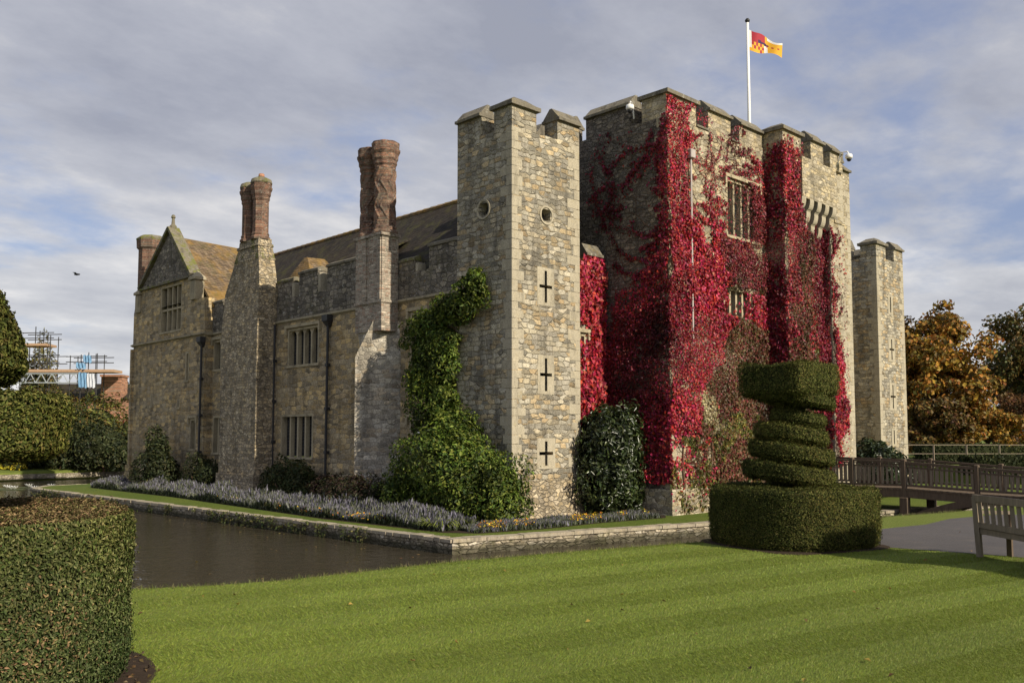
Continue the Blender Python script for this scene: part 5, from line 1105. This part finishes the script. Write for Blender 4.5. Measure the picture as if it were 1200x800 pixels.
tree('autumn_tree', 'russet low tree under the dark olive tree', 45.0, 80, 6.2, 3.6, .3, [(0.12, 0.055, 0.022), (0.10, 0.06, 0.025), (0.15, 0.08, 0.03)], 45, 200, .30, 9, .0, .45, spread_z=.45)
tree('autumn_tree', 'golden low tree below the orange autumn tree', 38.2, 74, 5.6, 3.2, .3, ORG, 40, 200, .30, 10, .0, .42, spread_z=.45)
tree('autumn_tree', 'brown low tree against the far tower edge', 33.0, 72, 5.6, 2.8, .3, [(0.15, 0.09, 0.02), (0.09, 0.07, 0.02), (0.12, 0.06, 0.02)], 40, 190, .30, 12, .0, .42, spread_z=.45)
FAR = [(0.05, 0.06, 0.02), (0.08, 0.065, 0.022), (0.11, 0.07, 0.022), (0.035, 0.045, 0.016)]
for i, (X, D, H, c) in enumerate(((54, 96, 10, 5), (41, 100, 9, 4.5), (29, 104, 8, 4.5), (61, 104, 12, 6))):
    tree('distant_tree', ('tall dark distant tree past the right edge', 'distant brown tree seen in the gap between autumn trees', 'distant tree hidden low behind the far tower', 'largest distant tree beyond the olive tree')[i], X, D, H, c, .35, FAR, 40, 130, .42, 30 + i, .0, .5, group='distant trees on the right', spread_z=.46)
YG = [(0.105, 0.115, 0.022), (0.14, 0.135, 0.028), (0.07, 0.085, 0.018), (0.05, 0.06, 0.015), (0.16, 0.11, 0.025)]
def bush(label, X, D, rx, ry, H, pal, seed, L=.3, z0=-.6, name='background_bush', dens=36):
    x, y, _ = view(X, D); return shrub(name, label, 'bush', [((x, y, z0 + H*.48), (rx, ry, H*.52), seed), ((x + rx*.4, y - .4, z0 + H*.3), (rx*.7, ry*.8, H*.36), seed + 1), ((x - rx*.45, y + .3, z0 + H*.36), (rx*.7, ry*.8, H*.42), seed + 2)], L, M['leaf'], pal, (x, y, z0), dens, stems_=2)
bush('yellow-green bush behind the block hedge, leftmost', -38.5, 68, 3.0, 2.4, 6.1, YG, 101)
bush('yellow-green bush in the middle behind the block hedge', -34.2, 68, 3.0, 2.2, 6.2, YG, 105)
bush('green bush sloping down towards the wing', -30.2, 67, 2.6, 2.0, 5.6, YG, 109)
bush('dark green bush below the yellow-green ones by the water', -31.6, 64.2, 3.0, 1.6, 4.3, DK, 113, .24)
bush('dark bush at the far water edge beside the wing corner', -28.4, 64.5, 2.3, 1.6, 3.7, DK, 117, .24)
bush('red-leaved bush beside the wing corner', -29.3, 68.5, .9, .9, 4.0, [(0.25, 0.04, 0.02), (0.18, 0.05, 0.02), (0.12, 0.06, 0.02)], 121, .22)
bush('dark low bush under the block hedge at the far bank', -35.4, 63.8, 2.6, 1.3, 3.6, DK, 125, .22)
bush('bright yellow low bush on the far bank', -33.6, 61.8, .9, .7, 1.1, [(0.42, 0.34, 0.02), (0.30, 0.28, 0.03)], 129, .16)
bush('pale feathery bush beneath the scaffolding', -46.3, 90, 1.9, 1.6, 11.3, [(0.16, 0.15, 0.05), (0.12, 0.12, 0.04), (0.18, 0.13, 0.05)], 133, .34)
tree('distant_tree', 'round green tree just above the wall corner', -41.5, 100, 7.2, 2.6, .3, [(0.10, 0.11, 0.025), (0.07, 0.085, 0.02), (0.13, 0.12, 0.03)], 30, 120, .4, 44, .0, .55, spread_z=.4)
tree('distant_tree', 'brown-green tree behind the scaffolding', -44, 104, 9.0, 3.2, .3, [(0.13, 0.12, 0.04), (0.10, 0.09, 0.03)], 30, 120, .4, 45, .1, .55, spread_z=.4)
# far bank edging
m = MB(); e = empty('bank_edging', (*view(-34, 61.5)[:2], WAT), 'low stone edging of the far pond bank', 'edging')
for a, b in zip(bank[18:24], bank[19:25]):
    m.bar((a[0], a[1], -.85), (b[0], b[1], -.85), .4, .34)
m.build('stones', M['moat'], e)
# hedges and fence on the right
def hedge(label, X0, X1, D, dep, z0, z1, pal):
    r = empty('clipped_hedge', (*view((X0 + X1)/2, D)[:2], z0), label, 'hedge'); b = MB(); a0, a1 = view(X0, D), view(X1, D); a2, a3 = view(X1, D + dep), view(X0, D + dep)
    V = [(*p[:2], z0) for p in (a0, a1, a2, a3)] + [(*p[:2], z1) for p in (a0, a1, a2, a3)]; F = [(4, 5, 6, 7), (0, 1, 5, 4), (1, 2, 6, 5), (2, 3, 7, 6), (3, 0, 4, 7)]
    P, N = sample_tris(V, F, int((X1 - X0)*(z1 - z0 + dep)*170)); leaf_mesh('foliage', P + N*rng.normal(0, .04, (len(P), 1)), N*1.2, .17, M['needle'], r, .6, pick(pal, len(P)), .6, .15, body=shrink(V, F, .08))
DH = [(0.022, 0.030, 0.010), (0.032, 0.040, 0.012), (0.045, 0.05, 0.016)]
hedge('dark clipped hedge block beyond the bridge', 26.3, 31.6, 59, 1.4, 0, 1.25, DH)
hedge('long dark clipped hedge behind the bridge at the right edge', 24.5, 36, 49, 1.6, -.3, .72, DH)
hedge('dark hedge strip at the far right behind the fence', 32.5, 46, 64, 1.4, 0, 1.05, [(0.05, 0.06, 0.016), (0.07, 0.075, 0.02)])
f = empty('post_and_rail_fence', (*view(32, 56)[:2], 0), 'thin pale fence rail running past the hedge block', 'fence'); m = MB()
m.bar(view(23.5, 56, 1.28), view(36, 56, 1.28), .04, .045); m.bar(view(23.5, 56, .75), view(36, 56, .75), .03, .04); m.build('rail', M['timber_pale'], f)
for k in range(7): m = MB(); m.bar(view(23.6 + 2*k, 56, -.1), view(23.6 + 2*k, 56, 1.3), .09, .09); m.build('post', M['timber_pale'], f)

# ================================================================== HOUSE UNDER SCAFFOLD (far left)
def vb(m, X0, X1, D0, D1, z0, z1):
    a = [view(X0, D0), view(X1, D0), view(X1, D1), view(X0, D1)]; m.hull([(*p[:2], z0) for p in a], [(*p[:2], z1) for p in a])
h = empty('brick_house', (*view(-41, 88)[:2], 0), 'terracotta brick house half hidden behind bushes and scaffolding', 'house')
m = MB(); vb(m, -47, -37.2, 88, 95, -.5, 5.4); m.build('wall', M['far_brick'], h)
m = MB(); p = [view(-47.3, 87.7), view(-37.0, 87.7), view(-37.0, 95.3), view(-47.3, 95.3)]; q0, q1 = view(-46.5, 91.5), view(-38, 91.5)
m.hull([(*a[:2], 5.4) for a in p], [(*q0[:2], 7.0), (*q1[:2], 7.0), (*q1[:2], 7.05), (*q0[:2], 7.05)]); m.build('roof', M['tiles'], h)
m = MB(); vb(m, -39.2, -37.3, 87.5, 89, 5.0, 7.5); vb(m, -39.3, -37.2, 87.4, 89.1, 7.5, 7.7); m.build('chimney', M['far_brick'], h)
for X in (-45.5, -43.0, -40.6): window_m = MB(); vb(window_m, X, X + 1.0, 87.93, 88.01, 2.6, 4.0); window_m.build('window', M['glass'], h)
s = empty('scaffolding', (*view(-42, 86)[:2], 0), 'steel scaffolding with lattice beam and blue and white sheets', 'scaffolding')
for D in (85, 86.5):
    for X, z in ((-45.6, 10.4), (-44.3, 12.0), (-43.9, 11.6), (-42.9, 11.2), (-41.0, 9.3), (-40.0, 9.4), (-39.3, 9.6), (-38.5, 9.5)):
        m = MB(); m.tube([view(X, D, -.3), view(X, D, z)], .045, 6); m.build('pole', M['iron'], s)
    for X0, X1, z in ((-45.8, -42.6, 10.9), (-45.8, -42.6, 11.4), (-41.4, -37.6, 8.7), (-41.4, -37.6, 9.2), (-46, -42, 9.3), (-46, -42, 8.6)):
        m = MB(); m.tube([view(X0, D, z), view(X1, D, z + .05)], .04, 6); m.build('ledger', M['iron'], s)
m = MB(); vb(m, -47, -43.2, 84.8, 86.8, 10.2, 10.42); m.build('platform', M['plank'], s)
m = MB(); vb(m, -46, -36.9, 84.8, 86.8, 7.75, 8.0); m.build('platform', M['plank'], s)
m = MB(); m.tube([view(-46, 84.7, 7.6), view(-40.0, 84.7, 7.6)], .06, 6); m.tube([view(-46, 84.7, 6.75), view(-40.0, 84.7, 6.75)], .06, 6)
for k in range(12): m.tube([view(-46 + k*.5, 84.7, 7.6 if k % 2 else 6.75), view(-45.5 + k*.5, 84.7, 6.75 if k % 2 else 7.6)], .045, 5)
m.build('lattice_beam', M['galv'], s)
def sheet(X0, X1, z0, z1, mt):
    m = MB(); nx, nz = 10, 6; V = []
    for th in (0, .03):
        for i in range(nx + 1):
            for j in range(nz + 1): V.append(view(X0 + (X1 - X0)*i/nx, 84.62 - .08*math.sin(i*1.7 + j*.4) + th, z0 + (z1 - z0)*j/nz + .06*math.sin(i*1.3)))
    n1 = (nx + 1)*(nz + 1); F = []
    for o_ in (0, n1): F += [(o_ + i*(nz + 1) + j, o_ + (i + 1)*(nz + 1) + j, o_ + (i + 1)*(nz + 1) + j + 1, o_ + i*(nz + 1) + j + 1) for i in range(nx) for j in range(nz)]
    m.add(V, F); m.build('sheet', mt, s)
sheet(-40.0, -39.2, 6.3, 7.7, M['sheet_blue']); sheet(-39.2, -38.5, 6.3, 7.6, M['sheet_white']); sheet(-40.25, -39.4, 8.05, 8.6, M['sheet_blue']); sheet(-39.6, -38.9, 8.6, 9.3, M['sheet_blue'])
k = 170; P = np.column_stack([rng.uniform(-15, -4.9, k), rng.uniform(-9, 30, k), np.full(k, WAT + .006)]); P[:, 0] = np.where(rng.random(k) < .5, -5.05 - rng.exponential(.5, k), P[:, 0])
o = leaf_mesh('floating_leaves', P, np.tile([0, 0, 1.0], (k, 1)), .09, M['leaf'], None, .08, pick([(0.22, 0.13, 0.05), (0.30, 0.22, 0.07), (0.12, 0.08, 0.03)], k), .7, .05, loc=(-8, 8, WAT)); tag(o, 'fallen leaves floating on the moat', 'leaves', kind='stuff')
# water lilies
for i in range(9):
    X, D = -27.8 + random.uniform(-.9, 1.2)*1.3, 50.0 + random.uniform(-3, 3); x, y, _ = view(X, D); r = empty('water_lily', (x, y, WAT), 'white water lily floating at the far end of the moat', 'water lily', 'white water lilies on the moat')
    m = MB()
    for k in range(4): a = random.uniform(0, 6.28); m.lathe(x + .35*math.cos(a + k*1.6), y + .35*math.sin(a + k*1.6), [(.25, WAT + .006 + .002*k), (.25, WAT + .010 + .002*k)], 12)
    m.build('pad', simple('lily_pad', (0.10, 0.12, 0.04), .4, .3) if i == 0 else bpy.data.materials['lily_pad'], r)
    m = MB()
    for k in range(10):
        a = k*.628; l = .24; c, s_ = math.cos(a), math.sin(a); m.add([(x, y, WAT + .02), (x + l*.6*c - .05*s_, y + l*.6*s_ + .05*c, WAT + .12), (x + l*c, y + l*s_, WAT + .22), (x + l*.6*c + .05*s_, y + l*.6*s_ - .05*c, WAT + .12)], [(0, 1, 2, 3)])
    m.build('bloom', M['white'], r)
# a bird in flight
bx_, by_, bz_ = view(-28.7, 60, 12.45); b = empty('bird', (bx_, by_, bz_), 'tiny dark bird flying high over the far bushes', 'bird')
v, f_ = revolve([(.01, -.22), (.05, -.16), (.075, -.02), (.06, .10), (.045, .15), (.05, .19), (.02, .24)], 10); V = [(bx_ + RX*z_*.9 + FX*x_, by_ + RY*z_*.9 + FY*x_, bz_ + y_) for x_, y_, z_ in v]
for sg in (-1, 1):
    o_ = len(V); w_ = [(0.06, 0, 0), (.02, .22, .10), (-.06, .48, .06), (-.10, .20, .07), (-.08, 0, 0)]
    for th in (0, -.015): V += [(bx_ + RX*p[0] + FX*sg*p[1], by_ + RY*p[0] + FY*sg*p[1], bz_ + p[2] + th) for p in w_]
    f_ += [tuple(o_ + i for i in range(5)), tuple(o_ + 9 - i for i in range(5))] + [(o_ + i, o_ + (i + 1) % 5, o_ + 5 + (i + 1) % 5, o_ + 5 + i) for i in range(5)]
m = MB(); m.add(V, f_); m.build('body', M['black_plastic'], b, True)
